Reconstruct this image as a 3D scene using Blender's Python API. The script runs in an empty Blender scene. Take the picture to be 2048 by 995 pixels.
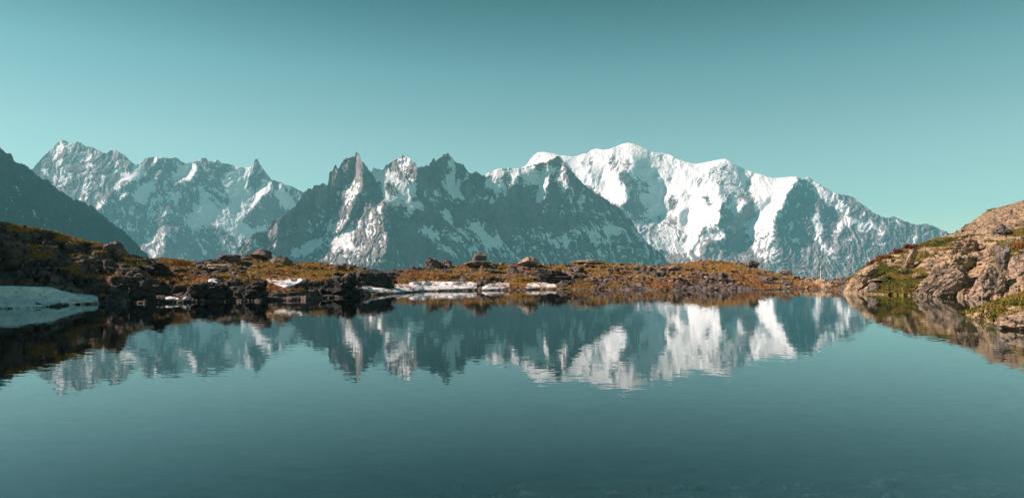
import bpy, bmesh, math, random
import numpy as np

# ------------------------------------------------------------------ camera, sky, sun, exposure
H = 2.5                      # eye height above the lake
F = 1362.0                   # focal length in photograph pixels (2048 wide)
CX, HY = 1024.0, 533.0       # principal column, horizon row
scene = bpy.context.scene
col = scene.collection

cam_d = bpy.data.cameras.new("camera")
cam = bpy.data.objects.new("camera", cam_d)
col.objects.link(cam)
cam.location = (0, 0, H)
cam.rotation_euler = (math.radians(90), 0, 0)
cam_d.sensor_width = 36.0
cam_d.lens = 36.0 * F / 2048.0
cam_d.shift_y = (HY - 497.5) / 2048.0
cam_d.clip_start = 0.1
cam_d.clip_end = 80000
scene.camera = cam

SUN_EL, SUN_AZ = math.radians(32), math.radians(9)      # azimuth: from -x towards +y
sun_dir = (-math.cos(SUN_EL) * math.cos(SUN_AZ), math.cos(SUN_EL) * math.sin(SUN_AZ), math.sin(SUN_EL))

world = bpy.data.worlds.new("World")
scene.world = world
world.use_nodes = True
nt = world.node_tree
nt.nodes.clear()
wo = nt.nodes.new("ShaderNodeOutputWorld")
bg = nt.nodes.new("ShaderNodeBackground")
sky = nt.nodes.new("ShaderNodeTexSky")
sky.sky_type = 'NISHITA'
sky.sun_disc = False
sky.sun_elevation = SUN_EL
sky.sun_rotation = math.atan2(sun_dir[0], sun_dir[1])
sky.altitude = 2200
sky.air_density = 1.0
sky.dust_density = 0.05
sky.ozone_density = 1.0
tint = nt.nodes.new("ShaderNodeMix")
tint.data_type = 'RGBA'
tint.blend_type = 'MULTIPLY'
tint.inputs[0].default_value = 1.0
# the air grows deeper in colour with height above the horizon
wtc = nt.nodes.new("ShaderNodeTexCoord"); wsx = nt.nodes.new("ShaderNodeSeparateXYZ"); wmr = nt.nodes.new("ShaderNodeMapRange"); wcr = nt.nodes.new("ShaderNodeValToRGB")
wmr.inputs[1].default_value = 0.0; wmr.inputs[2].default_value = 1.0
nt.links.new(wtc.outputs['Generated'], wsx.inputs[0]); nt.links.new(wsx.outputs[2], wmr.inputs[0]); nt.links.new(wmr.outputs[0], wcr.inputs[0])
stops = [(0.0, (.84, .80, .58)), (.17, (.84, .88, .60)), (.27, (.62, .82, .545)), (.36, (.27, .49, .32)), (1.0, (.14, .31, .23))]
while len(wcr.color_ramp.elements) < len(stops): wcr.color_ramp.elements.new(.5)
for e_, (p_, c_) in zip(wcr.color_ramp.elements, stops): e_.position = p_; e_.color = (*c_, 1)
nt.links.new(wcr.outputs[0], tint.inputs[7])
bg.inputs[1].default_value = 0.084
nt.links.new(sky.outputs[0], tint.inputs[6])
nt.links.new(tint.outputs[2], bg.inputs[0])
nt.links.new(bg.outputs[0], wo.inputs[0])

sun_d = bpy.data.lights.new("sun", 'SUN')
sun_d.energy = 5.0
sun_d.angle = math.radians(0.5)
sun_d.color = (1.0, 0.77, 0.71)
sun = bpy.data.objects.new("sun", sun_d)
col.objects.link(sun)
from mathutils import Vector
sun.rotation_euler = Vector(sun_dir).to_track_quat('Z', 'Y').to_euler()

scene.view_settings.view_transform = 'Standard'
scene.view_settings.look = 'None'
scene.view_settings.gamma = 1.0
scene.view_settings.exposure = 0.98
scene.view_settings.use_curve_mapping = False
scene.render.engine = 'CYCLES'
scene.cycles.use_denoising = True
scene.cycles.max_bounces = 6
scene.cycles.volume_bounces = 0
scene.cycles.transparent_max_bounces = 12
scene.cycles.caustics_reflective = False
scene.cycles.caustics_refractive = False

rng = np.random.default_rng(7)
random.seed(7)

# ------------------------------------------------------------------ helpers
_perm = np.random.default_rng(3).permutation(256).astype(np.int64)
_perm = np.concatenate([_perm, _perm, _perm])
_ang = np.random.default_rng(5).uniform(0, 2 * np.pi, 256)
_g2 = np.stack([np.cos(_ang), np.sin(_ang)], 1)
_g3 = np.random.default_rng(6).normal(size=(256, 3))
_g3 /= np.linalg.norm(_g3, axis=1)[:, None]

def perlin2(x, y):
    xi = np.floor(x).astype(np.int64); yi = np.floor(y).astype(np.int64)
    xf = x - xi; yf = y - yi
    u = xf ** 3 * (xf * (xf * 6 - 15) + 10); v = yf ** 3 * (yf * (yf * 6 - 15) + 10)
    def g(ix, iy, dx, dy):
        k = _perm[(_perm[ix & 255] + iy) & 255]
        return _g2[k, 0] * dx + _g2[k, 1] * dy
    a = g(xi, yi, xf, yf); b = g(xi + 1, yi, xf - 1, yf)
    c = g(xi, yi + 1, xf, yf - 1); d = g(xi + 1, yi + 1, xf - 1, yf - 1)
    return (a + u * (b - a) + v * ((c + u * (d - c)) - (a + u * (b - a)))) * 1.5

def perlin3(x, y, z):
    xi = np.floor(x).astype(np.int64); yi = np.floor(y).astype(np.int64); zi = np.floor(z).astype(np.int64)
    xf = x - xi; yf = y - yi; zf = z - zi
    f = lambda t: t ** 3 * (t * (t * 6 - 15) + 10)
    u, v, w = f(xf), f(yf), f(zf)
    r = 0
    for dx in (0, 1):
        for dy in (0, 1):
            for dz in (0, 1):
                k = _perm[(_perm[(_perm[(xi + dx) & 255] + yi + dy) & 255] + zi + dz) & 255]
                gg = _g3[k, 0] * (xf - dx) + _g3[k, 1] * (yf - dy) + _g3[k, 2] * (zf - dz)
                r = r + gg * (u if dx else 1 - u) * (v if dy else 1 - v) * (w if dz else 1 - w)
    return r * 1.5

def fbm2(x, y, n=4, gain=.5):
    r = 0; a = 1.0
    for i in range(n):
        r = r + a * perlin2(x * 2 ** i + 17.3 * i, y * 2 ** i + 9.1 * i); a *= gain
    return r

def ridged2(x, y, n=4, gain=.55):
    r = 0; a = 1.0
    for i in range(n):
        r = r + a * (1 - 2 * np.abs(perlin2(x * 2 ** i + 31.7 * i, y * 2 ** i + 5.3 * i))); a *= gain
    return r

def fbm3(x, y, z, n=4, gain=.5):
    r = 0; a = 1.0
    for i in range(n):
        r = r + a * perlin3(x * 2 ** i + 17.3 * i, y * 2 ** i + 9.1 * i, z * 2 ** i + 3.7 * i); a *= gain
    return r

def ridged3(x, y, z, n=4, gain=.55):
    r = 0; a = 1.0
    for i in range(n):
        r = r + a * (1 - 2 * np.abs(perlin3(x * 2 ** i + 31.7 * i, y * 2 ** i + 5.3 * i, z * 2 ** i))); a *= gain
    return r

def smooth(a, b, x):
    t = np.clip((x - a) / (b - a), 0, 1)
    return t * t * (3 - 2 * t)

def inpoly(X, Y, P):
    """mask of the points X, Y inside polygon P"""
    m = np.zeros(X.shape, bool)
    n = len(P); j = n - 1
    for i in range(n):
        xi, yi = P[i]; xj, yj = P[j]
        if yi != yj:
            m ^= ((yi > Y) != (yj > Y)) & (X < (xj - xi) * (Y - yi) / (yj - yi) + xi)
        j = i
    return m

def blur(a, r):
    if r < 1: return a
    k = np.exp(-0.5 * (np.arange(-3 * r, 3 * r + 1) / r) ** 2); k /= k.sum()
    p = 3 * r
    b = np.pad(a, ((p, p), (0, 0)), 'edge')
    b = sum(k[i] * b[i:i + a.shape[0]] for i in range(len(k)))
    c = np.pad(b, ((0, 0), (p, p)), 'edge')
    return sum(k[i] * c[:, i:i + a.shape[1]] for i in range(len(k)))

def bilin(A, fx, fy):
    h, w = A.shape
    fx = np.clip(fx, 0, w - 1.001); fy = np.clip(fy, 0, h - 1.001)
    i = fx.astype(int); j = fy.astype(int); u = fx - i; v = fy - j
    return (A[j, i] * (1 - u) + A[j, i + 1] * u) * (1 - v) + (A[j + 1, i] * (1 - u) + A[j + 1, i + 1] * u) * v

def mesh_np(name, V, Fq, attrs=None, smooth_shade=True, mat=None):
    """mesh from arrays: V (n,3), Fq (m,3 or 4)"""
    me = bpy.data.meshes.new(name)
    V = np.ascontiguousarray(V, np.float32); Fq = np.ascontiguousarray(Fq, np.int32)
    k = Fq.shape[1]
    me.vertices.add(len(V)); me.vertices.foreach_set('co', V.ravel())
    me.loops.add(Fq.size); me.loops.foreach_set('vertex_index', Fq.ravel())
    me.polygons.add(len(Fq))
    me.polygons.foreach_set('loop_start', np.arange(0, Fq.size, k, dtype=np.int32))
    me.polygons.foreach_set('use_smooth', np.full(len(Fq), smooth_shade, bool))
    me.update(calc_edges=True)
    for n, a in (attrs or {}).items():
        at = me.attributes.new(n, 'FLOAT', 'POINT')
        at.data.foreach_set('value', np.ascontiguousarray(a, np.float32).ravel())
    if mat: me.materials.append(mat)
    return me

def grid_faces(R, C):
    i = np.arange(R - 1)[:, None] * C + np.arange(C - 1)[None, :]
    return np.stack([i, i + 1, i + C + 1, i + C], -1).reshape(-1, 4)

def add(name, me, label=None, cat=None, kind=None, group=None, parent=None, loc=None):
    o = bpy.data.objects.new(name, me)
    col.objects.link(o)
    if label: o['label'] = label
    if cat: o['category'] = cat
    if kind: o['kind'] = kind
    if group: o['group'] = group
    if parent: o.parent = parent
    if loc is not None: o.location = loc
    return o

def unproject(px, py, Y):
    return (px - CX) / F * Y, Y, H + (HY - py) / F * Y

# ------------------------------------------------------------------ material helpers
class NB:
    def __init__(self, name):
        self.m = bpy.data.materials.new(name); self.m.use_nodes = True
        self.t = self.m.node_tree; self.t.nodes.clear()
        self.out = self.t.nodes.new('ShaderNodeOutputMaterial')
    def n(self, typ, **kw):
        nd = self.t.nodes.new(typ)
        for k, v in kw.items(): setattr(nd, k, v)
        return nd
    def l(self, a, b): self.t.links.new(a, b)
    def attr(self, name):
        a = self.n('ShaderNodeAttribute', attribute_name=name); return a.outputs['Fac']
    def noise(self, scale, detail=4, rough=.55, vec=None, out='Fac'):
        a = self.n('ShaderNodeTexNoise'); a.inputs['Scale'].default_value = scale
        a.inputs['Detail'].default_value = detail; a.inputs['Roughness'].default_value = rough
        if vec is not None: self.l(vec, a.inputs['Vector'])
        return a.outputs[out]
    def math(self, op, a, b=None, c=None, clamp=False):
        m = self.n('ShaderNodeMath', operation=op, use_clamp=clamp)
        for i, v in enumerate((a, b, c)):
            if v is None: continue
            if isinstance(v, (int, float)): m.inputs[i].default_value = v
            else: self.l(v, m.inputs[i])
        return m.outputs[0]
    def ramp(self, fac, stops, interp='LINEAR'):
        r = self.n('ShaderNodeValToRGB'); r.color_ramp.interpolation = interp
        el = r.color_ramp.elements
        while len(el) < len(stops): el.new(0.5)
        for e, (p, c) in zip(el, stops):
            e.position = p; e.color = (*c, 1) if len(c) == 3 else c
        self.l(fac, r.inputs[0]); return r.outputs[0]
    def mix(self, fac, a, b, blend='MIX'):
        m = self.n('ShaderNodeMix', data_type='RGBA', blend_type=blend)
        for i, v in ((0, fac), (6, a), (7, b)):
            if isinstance(v, (int, float)): m.inputs[i].default_value = v
            elif isinstance(v, tuple): m.inputs[i].default_value = (*v, 1)
            else: self.l(v, m.inputs[i])
        return m.outputs[2]
    def mapping(self, scale, coord='Object'):
        c = self.n('ShaderNodeTexCoord'); mp = self.n('ShaderNodeMapping')
        mp.inputs['Scale'].default_value = scale
        self.l(c.outputs[coord], mp.inputs[0]); return mp.outputs[0]
    def joints(self, vec, scale, width):
        nz = self.noise(1.3 * scale, 3, .6, vec, 'Color')
        a = self.n('ShaderNodeVectorMath', operation='MULTIPLY_ADD'); self.l(nz, a.inputs[0]); a.inputs[1].default_value = (.9 / scale,) * 3; self.l(vec, a.inputs[2])
        v = self.n('ShaderNodeTexVoronoi', feature='DISTANCE_TO_EDGE'); v.inputs['Scale'].default_value = scale; self.l(a.outputs[0], v.inputs['Vector'])
        return self.ramp(v.outputs['Distance'], [(0, (1, 1, 1)), (width, (0, 0, 0))])
    def bump(self, h, dist, strength=1.0):
        b = self.n('ShaderNodeBump'); b.inputs['Distance'].default_value = dist
        b.inputs['Strength'].default_value = strength; self.l(h, b.inputs['Height']); return b.outputs[0]
    def principled(self, color, rough=.9, normal=None, spec=.2):
        p = self.n('ShaderNodeBsdfPrincipled')
        if isinstance(color, tuple): p.inputs['Base Color'].default_value = (*color, 1)
        else: self.l(color, p.inputs['Base Color'])
        if isinstance(rough, (int, float)): p.inputs['Roughness'].default_value = rough
        else: self.l(rough, p.inputs['Roughness'])
        p.inputs['Specular IOR Level'].default_value = spec
        if normal is not None: self.l(normal, p.inputs['Normal'])
        self.l(p.outputs[0], self.out.inputs['Surface']); return p

def mat_mountain(name, rock_a, rock_b, snow):
    b = NB(name)
    v = b.mapping((1, 1, .45))
    n1 = b.noise(.004, 6, .6, v); n2 = b.noise(.02, 5, .65, v)
    s = b.math('ADD', b.attr('snow'), b.math('MULTIPLY', b.math('SUBTRACT', n2, .5), .22))
    sm = b.ramp(s, [(.46, (0, 0, 0)), (.54, (1, 1, 1))])
    rock = b.mix(b.ramp(n1, [(.35, (0, 0, 0)), (.65, (1, 1, 1))]), rock_a, rock_b)
    rock = b.mix(b.ramp(n2, [(.3, (0, 0, 0)), (.7, (1, 1, 1))]), b.mix(.5, rock, (0.06, 0.06, 0.06)), rock)
    c = b.mix(sm, rock, snow)
    nr = b.bump(n2, 22, .8)
    b.principled(c, .9, nr, .1)
    return b.m

def mat_rock(name, a, bcol, dark, scale=1.0, lichen=(.22, .2, .06), coord='Object'):
    b = NB(name)
    v = b.mapping((1, 1, 1), coord)
    n1 = b.noise(.9 * scale, 6, .6, v); n2 = b.noise(5 * scale, 6, .65, v); n3 = b.noise(20 * scale, 3, .6, v)
    c = b.mix(b.ramp(n1, [(.35, (0, 0, 0)), (.65, (1, 1, 1))]), a, bcol)
    c = b.mix(b.ramp(n2, [(.34, (1, 1, 1)), (.48, (0, 0, 0))]), c, dark)
    c = b.mix(b.math('MULTIPLY', b.ramp(n3, [(.58, (0, 0, 0)), (.66, (1, 1, 1))]), .5), c, lichen)
    jt = b.joints(b.mapping((1, 1, 1.9), coord), .85 * scale, .05)
    c = b.mix(b.math('MULTIPLY', jt, .75), c, dark)
    h = b.math('SUBTRACT', b.math('ADD', b.math('MULTIPLY', n2, .7), b.math('MULTIPLY', n3, .3)), b.math('MULTIPLY', jt, .8))
    b.principled(c, .88, b.bump(h, .16 / scale, .9), .15)
    return b.m

def mat_ground(name, rock_a, rock_b, g1, g2, g3):
    b = NB(name)
    v = b.mapping((1, 1, 1))
    n1 = b.noise(.35, 5, .6, v); n2 = b.noise(2.2, 6, .68, v); n3 = b.noise(7, 4, .65, v)
    rock = b.mix(b.ramp(n1, [(.35, (0, 0, 0)), (.65, (1, 1, 1))]), rock_a, rock_b)
    rock = b.mix(b.ramp(n2, [(.36, (1, 1, 1)), (.5, (0, 0, 0))]), rock, (.035, .033, .03))
    jt = b.joints(b.mapping((.8, .8, 1.9)), .55, .05)
    rock = b.mix(b.math('MULTIPLY', jt, .8), rock, (.05, .042, .036))
    gr = b.mix(b.ramp(n1, [(.4, (0, 0, 0)), (.6, (1, 1, 1))]), g1, g2)
    gr = b.mix(b.ramp(n3, [(.35, (1, 1, 1)), (.55, (0, 0, 0))]), gr, g3)
    gm = b.math('ADD', b.attr('grass'), b.math('MULTIPLY', b.math('SUBTRACT', n2, .5), .9))
    c = b.mix(b.ramp(gm, [(.46, (0, 0, 0)), (.54, (1, 1, 1))]), rock, gr)
    h = b.math('ADD', n2, b.math('MULTIPLY', n3, .5))
    b.principled(c, .92, b.bump(h, .35, 1.0), .1)
    return b.m

def mat_snow():
    b = NB('old_snow')
    v = b.mapping((1, 1, 1))
    n = b.noise(3.0, 5, .6, v); n2 = b.noise(.8, 4, .6, v)
    c = b.mix(b.ramp(n2, [(.35, (0, 0, 0)), (.7, (1, 1, 1))]), (.62, .62, .62), (.85, .85, .85))
    c = b.mix(b.ramp(n, [(.55, (0, 0, 0)), (.68, (1, 1, 1))]), c, (.42, .38, .34))
    b.principled(c, .7, b.bump(n, .12, .7), .2)
    return b.m

# ------------------------------------------------------------------ mountains
Z = {1: (0, 260, 3.552), 2: (400, 280, 3.552), 3: (720, 280, 3.552), 4: (1040, 270, 3.552), 5: (1400, 290, 3.553)}

def zp(k, pts):
    x0, y0, s = Z[k]
    return [(x0 + x / s, y0 + y / s) for x, y in pts]

# a region: (frame, snow cover 0..1 or None, facing the morning sun -1..1 or None, outline)
def massif(name, label, sky_pts, x0, x1, regions, D, yref, slope, mat, L0=-.2, S0=0., ybase=578, step=1.6,
           rows=170, relief=70., rib=(13., 34.), jag=2.0, kappa=600., seed=0., tilt=1.05, lean=.6, diag=0., dark=1.0, floor_z=-1230., snow_line=None):
    m = D / F                                                   # metres per pixel at the crest
    gx = np.arange(x0 - 20, x1 + 20, 1.5); gy = np.arange(262, ybase + 14, 1.5)
    PX, PY = np.meshgrid(gx, gy)
    wx = 2.6 * fbm2(PX / 12 + seed, PY / 20, 4, .7); wy = 3.4 * fbm2(PX / 9 + 40 + seed, PY / 24 + 20, 4, .7)
    WX, WY = PX + wx, PY + wy
    L = np.full(PX.shape, L0); S = np.full(PX.shape, S0)
    if snow_line: S = S + snow_line(PX, PY)
    for k, s, l, pts in regions:
        P = zp(k, pts)
        mk = inpoly(WX, WY, P)
        if s is not None: S[mk] = s
        if l is not None: L[mk] = l
    L = np.where(L < 0, L * dark, L)
    Lb = blur(L, 1); Sb = blur(S, 3)
    # facing field -> depth relief (screened Poisson, so that spurs and basins stay local)
    Yx = -tilt * Lb; Yz = lean * Lb
    Gx = Yx * m; Gy = -Yz * m                                   # per pixel, py grows downwards
    gxp = np.concatenate([Gx, -Gx[:, ::-1]], 1); gxp = np.concatenate([gxp, gxp[::-1]], 0)
    gyp = np.concatenate([Gy, Gy[:, ::-1]], 1); gyp = np.concatenate([gyp, -gyp[::-1]], 0)
    ky = np.fft.fftfreq(gxp.shape[0], 1.5)[:, None] * 2 * np.pi
    kx = np.fft.fftfreq(gxp.shape[1], 1.5)[None, :] * 2 * np.pi
    num = 1j * kx * np.fft.fft2(gxp) + 1j * ky * np.fft.fft2(gyp)
    Yr = np.real(np.fft.ifft2(num / (-(kx ** 2 + ky ** 2) - 1 / kappa ** 2)))[:PX.shape[0], :PX.shape[1]]
    # columns under the skyline
    px = np.arange(x0, x1 + .1, step); C = len(px)
    sp = np.array(sky_pts, float)
    top = np.interp(px, sp[:, 0], sp[:, 1])
    rockside = 1 - bilin(Sb, (px - gx[0]) / 1.5, (top + 5 - gy[0]) / 1.5)
    top = top - jag * (ridged2(px / 9 + seed, px * 0 + 3.3, 3, .7) - .75) * np.clip(rockside, .10, 1)
    t = np.linspace(0, 1, rows) ** 1.0
    py = ybase + (top[None, :] - ybase) * t[:, None]
    pX = np.broadcast_to(px[None, :], py.shape)
    fx = (pX - gx[0]) / 1.5; fy = (py - gy[0]) / 1.5
    Sv = bilin(Sb, fx, fy); Lv = bilin(Lb, fx, fy)
    Y = D - slope * m * (py - yref) + bilin(Yr, fx, fy)
    wa = 13 * fbm2(pX / 70 + seed, py / 70 + 7, 4, .5)
    wb = 12 * fbm2(pX / 55 + seed + 31, py / 55 + 17, 3, .5)
    ux = pX + wa + diag * (py - yref); uy = py + wb
    side = smooth(-.35, .35, blur(Lv, 6))
    def gully(w, h, off, n, gain):
        jx = w * .5 * fbm2(ux / (w * 1.5) + off, uy / (w * 1.5), 3, .6)
        a = ridged2((ux + .55 * uy + jx) / w + off + seed, (uy - .3 * ux) / h + seed, n, gain)
        c = ridged2((ux - .45 * uy + jx) / w + off + seed + 50, (uy + .3 * ux) / h + seed, n, gain)
        a = a * side + c * (1 - side)
        return (a - a.mean()) / a.std()
    r = gully(rib[0], rib[1], 0, 4, .6)
    r2 = gully(rib[0] * .42, rib[1] * .5, 20, 4, .66)
    fine = gully(4.2, 15, 40, 3, .7)
    rk = np.clip(1.0 - Sv * .95, .05, 1) * (.55 + .3 * smooth(-.45, .35, Lv))
    Y = Y - relief * (r * .36 + r2 * .24 + fine * .125) * rk
    Y = Y - relief * .6 * fbm2(ux / 30 + 5 + seed, uy / 30, 4, .5) * np.clip(Sv, 0, 1)
    Y = Y - relief * (.035 * r2 + .03 * fine) * smooth(.4, .9, Sv)
    gul = .14 * r + .13 * r2 + .12 * fine
    Sv = Sv - gul * smooth(-.02, .12, Sv) * (.45 + .75 * smooth(1.0, .7, Sv)) + .10 * fbm2(pX / 4 + seed, py / 7, 3, .7)
    x, y, z = unproject(pX, py, Y)
    # the far side of the crest and the foot of the mountain
    V = [np.stack([x, y, z], -1)]; A = [Sv]
    foot = np.stack([x[0], y[0] - 500, np.full(C, floor_z)], -1)[None]
    back = []
    for k in range(1, 5):
        d = 260. * k * (D / 10000)
        back.append(np.stack([x[-1] * (1 + d / y[-1]), y[-1] + d, np.maximum(z[-1] - d * .95 - 25 * k + 30 * fbm2(px / 15 + k, px * 0 + k), floor_z)], -1))
    back.append(np.stack([x[-1] * 1.25, y[-1] + 3600, np.full(C, floor_z)], -1))
    V = np.concatenate([foot, V[0], np.array(back)], 0)
    Sa = np.concatenate([Sv[:1] * 0, Sv, np.repeat(Sv[-1:], 5, 0)], 0)
    me = mesh_np(name, V.reshape(-1, 3), grid_faces(V.shape[0], C), {'snow': Sa}, True, mat)
    return add(name, me, label, 'mountain', 'structure')

M_ROCK_FAR = mat_mountain('granite_and_snow_far', (.29, .265, .26), (.40, .36, .35), (.92, .92, .92))
M_ROCK_MID = mat_mountain('granite_and_snow', (.26, .235, .23), (.37, .33, .325), (.92, .92, .92))
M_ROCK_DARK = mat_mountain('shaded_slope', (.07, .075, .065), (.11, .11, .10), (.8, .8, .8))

sky_A = [(-420, 120), (-200, 205), (-60, 262), (0, 295), (10, 306), (22.5, 309), (28, 320.5), (38, 327.5), (48, 329), (56, 334.6), (66, 344.5), (74.6, 351.5),
         (81.6, 357), (97, 361), (104, 370), (115.4, 379.6), (129.5, 388), (141, 396.5), (153.4, 400.8), (163, 402), (174.5, 409), (186, 413.4),
         (194, 422), (211, 434.5), (228, 450), (245, 460), (259, 472.5), (273, 486.6), (284, 499), (298, 513), (330, 545), (350, 566)]
reg_A = [(1, .8, .3, p) for p in (
    [(0, 415), (15, 420), (18, 440), (0, 440)], [(75, 425), (95, 420), (105, 440), (85, 448)], [(78, 478), (110, 480), (120, 495), (80, 498)],
    [(160, 592), (195, 595), (205, 610), (175, 615)], [(245, 525), (265, 530), (280, 600), (310, 640), (320, 690), (300, 680), (275, 610)],
    [(512, 605), (530, 605), (525, 655), (505, 650)], [(515, 685), (530, 690), (528, 702), (512, 700)], [(425, 475), (450, 485), (455, 495), (430, 490)],
    [(168, 335), (175, 333), (190, 355), (180, 352)], [(470, 530), (480, 530), (482, 550), (472, 555)], [(225, 465), (235, 465), (232, 478)])]
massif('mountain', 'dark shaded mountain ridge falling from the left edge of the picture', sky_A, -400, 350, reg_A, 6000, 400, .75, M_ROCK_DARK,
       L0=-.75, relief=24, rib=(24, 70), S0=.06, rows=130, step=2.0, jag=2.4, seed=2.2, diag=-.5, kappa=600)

sky_B = [(-300, 420), (-60, 380), (20, 362), (50, 345), (66, 337), (81.6, 319), (93, 306.5), (104, 298), (115.4, 285.3), (124, 280.3), (132, 282.5), (141, 288), (149, 286.7), (155, 283),
         (162, 286.7), (169, 292.4), (183, 293.8), (194, 299.4), (203, 305), (214, 306.5), (222, 300.8), (231, 298.8), (239, 305), (250.5, 310.7),
         (264.6, 326), (270, 329), (281.5, 327), (290, 316.3), (298.4, 315), (312.5, 313.5), (320, 316), (328, 315), (340.6, 317.7), (350.5, 313.5),
         (359, 320.5), (369, 326), (380, 324.8), (391, 323.3), (400, 319), (408.4, 313.8), (417, 322), (428, 323.6), (435, 319.4), (445, 326.5),
         (462, 329), (473, 333.5), (487, 335), (498.5, 335), (507, 330.7), (510, 319.4), (514, 318), (518, 323.6), (524, 335), (532, 346), (542, 359),
         (552, 361.6), (562, 364.5), (572, 370), (586, 374), (594, 378.5), (604, 384), (640, 400), (700, 420), (760, 440)]
reg_B = [
    (1, .36, .12, [(235, 275), (440, 72), (700, 140), (940, 235), (900, 320), (700, 560), (500, 490), (300, 350)]),
    (1, .45, .55, [(370, 130), (440, 75), (455, 120), (450, 230), (440, 330), (460, 400), (430, 420), (395, 380), (375, 290), (385, 220)]),
    (1, .42, .5, [(290, 215), (325, 210), (330, 260), (320, 350), (300, 340), (285, 280)]),
    (1, .6, .6, [(590, 180), (640, 175), (650, 260), (630, 370), (620, 500), (565, 500), (590, 430), (600, 350), (615, 270)]),
    (1, .4, .3, [(800, 150), (830, 140), (840, 230), (830, 300), (800, 260)]),
    (1, .35, .2, [(660, 160), (690, 150), (720, 260), (700, 420), (670, 420), (680, 300)]),
    (1, .5, .5, [(860, 320), (920, 300), (1000, 330), (930, 360), (870, 400), (820, 460), (810, 400)]),
    (1, 1, .7, [(910, 325), (950, 305), (1000, 325), (985, 345), (920, 360)]),
    (1, 1, -.3, [(940, 245), (1025, 245), (1025, 330), (1000, 335), (950, 300)]),
    (1, 1, -.3, [(1270, 230), (1345, 235), (1340, 280), (1300, 335), (1180, 345), (1260, 290)]),
    (1, 1, .8, [(1010, 230), (1035, 200), (1055, 205), (1040, 240)]), (1, 1, .8, [(1085, 195), (1125, 192), (1110, 250), (1075, 255)]),
    (1, 1, .8, [(1105, 310), (1145, 262), (1155, 290), (1115, 340), (1095, 335)]),
    (1, None, -.6, [(870, 395), (960, 350), (1050, 335), (1130, 340), (1200, 385), (1300, 380), (1380, 330), (1480, 440), (1340, 540), (1300, 640), (1220, 560), (1130, 420), (1080, 375), (1000, 380), (920, 415)]),
    (1, 1, .9, [(1170, 350), (1240, 350), (1310, 340), (1345, 280), (1350, 230), (1395, 225), (1405, 270), (1385, 320), (1345, 365), (1290, 370), (1230, 380)]),
    (1, 1, -.35, [(940, 460), (1000, 400), (1060, 375), (1090, 395), (1060, 440), (1030, 520), (990, 520), (940, 490)]),
    (1, .6, .7, [(1030, 540), (1065, 430), (1085, 440), (1090, 500), (1060, 530)]),
    (1, None, -.5, [(700, 580), (830, 470), (1000, 540), (960, 700), (870, 700), (800, 660)]),
    (1, 1, .8, [(845, 460), (880, 432), (930, 450), (900, 470), (850, 500)]), (1, 1, .8, [(680, 540), (740, 500), (750, 515), (690, 578)]),
    (1, .42, .45, [(970, 670), (1030, 600), (1100, 540), (1200, 560), (1160, 640), (1080, 640)]),
    (1, .85, -.3, [(1300, 640), (1360, 540), (1440, 500), (1492, 520), (1492, 760), (1420, 750), (1350, 690)]),
    (1, .5, .4, [(960, 800), (1080, 740), (1160, 680), (1250, 665), (1300, 700), (1180, 720), (1165, 860), (1150, 900), (1060, 900), (1010, 860)]),
    (1, .9, .5, [(1020, 760), (1060, 745), (1070, 770), (1030, 780)]),
    (1, None, -.7, [(1170, 730), (1300, 720), (1492, 780), (1492, 930), (1170, 900)]),
    (2, .95, -.3, [(0, 350), (60, 350), (160, 480), (220, 440), (200, 370), (330, 340), (370, 400), (330, 500), (310, 590), (400, 610), (510, 590), (490, 650), (300, 720), (200, 660), (100, 600), (0, 560)]),
    (2, .95, -.3, [(150, 310), (220, 180), (330, 280), (350, 340), (260, 390), (180, 350)]),
    (2, .3, -.1, [(0, 150), (60, 150), (150, 300), (200, 380), (210, 450), (160, 520), (100, 440), (0, 340)]),
    (2, 1, .8, [(220, 175), (260, 182), (300, 205), (370, 180), (372, 215), (340, 270), (300, 225), (230, 195)]),
    (2, .2, .05, [(378, 180), (400, 135), (430, 200), (500, 280), (420, 300), (380, 250)]),
    (2, .95, -.25, [(510, 370), (560, 370), (640, 400), (690, 440), (640, 490), (580, 470)]),
    (2, .1, -.6, [(370, 500), (450, 385), (510, 370), (560, 420), (590, 470), (560, 560), (480, 610), (380, 600), (310, 590), (320, 540)]),
    (2, 1, .9, [(380, 375), (440, 330), (505, 300), (510, 365), (450, 380), (400, 450), (360, 505), (338, 500), (400, 410)]),
    (2, 1, .8, [(545, 300), (580, 305), (590, 350), (560, 350)]), (2, 1, .8, [(685, 430), (725, 380), (720, 410), (695, 445)]),
    (2, .42, .2, [(0, 600), (120, 640), (300, 760), (230, 800), (100, 740), (0, 680)]),
]
massif('mountain', 'far snow-streaked granite wall with a blunt summit left of the needles', sky_B, -120, 700, reg_B, 13600, 330, .85, M_ROCK_FAR,
       L0=-.3, S0=.22, relief=44, rib=(26, 60), seed=5.1, rows=200, step=1.4)

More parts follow.
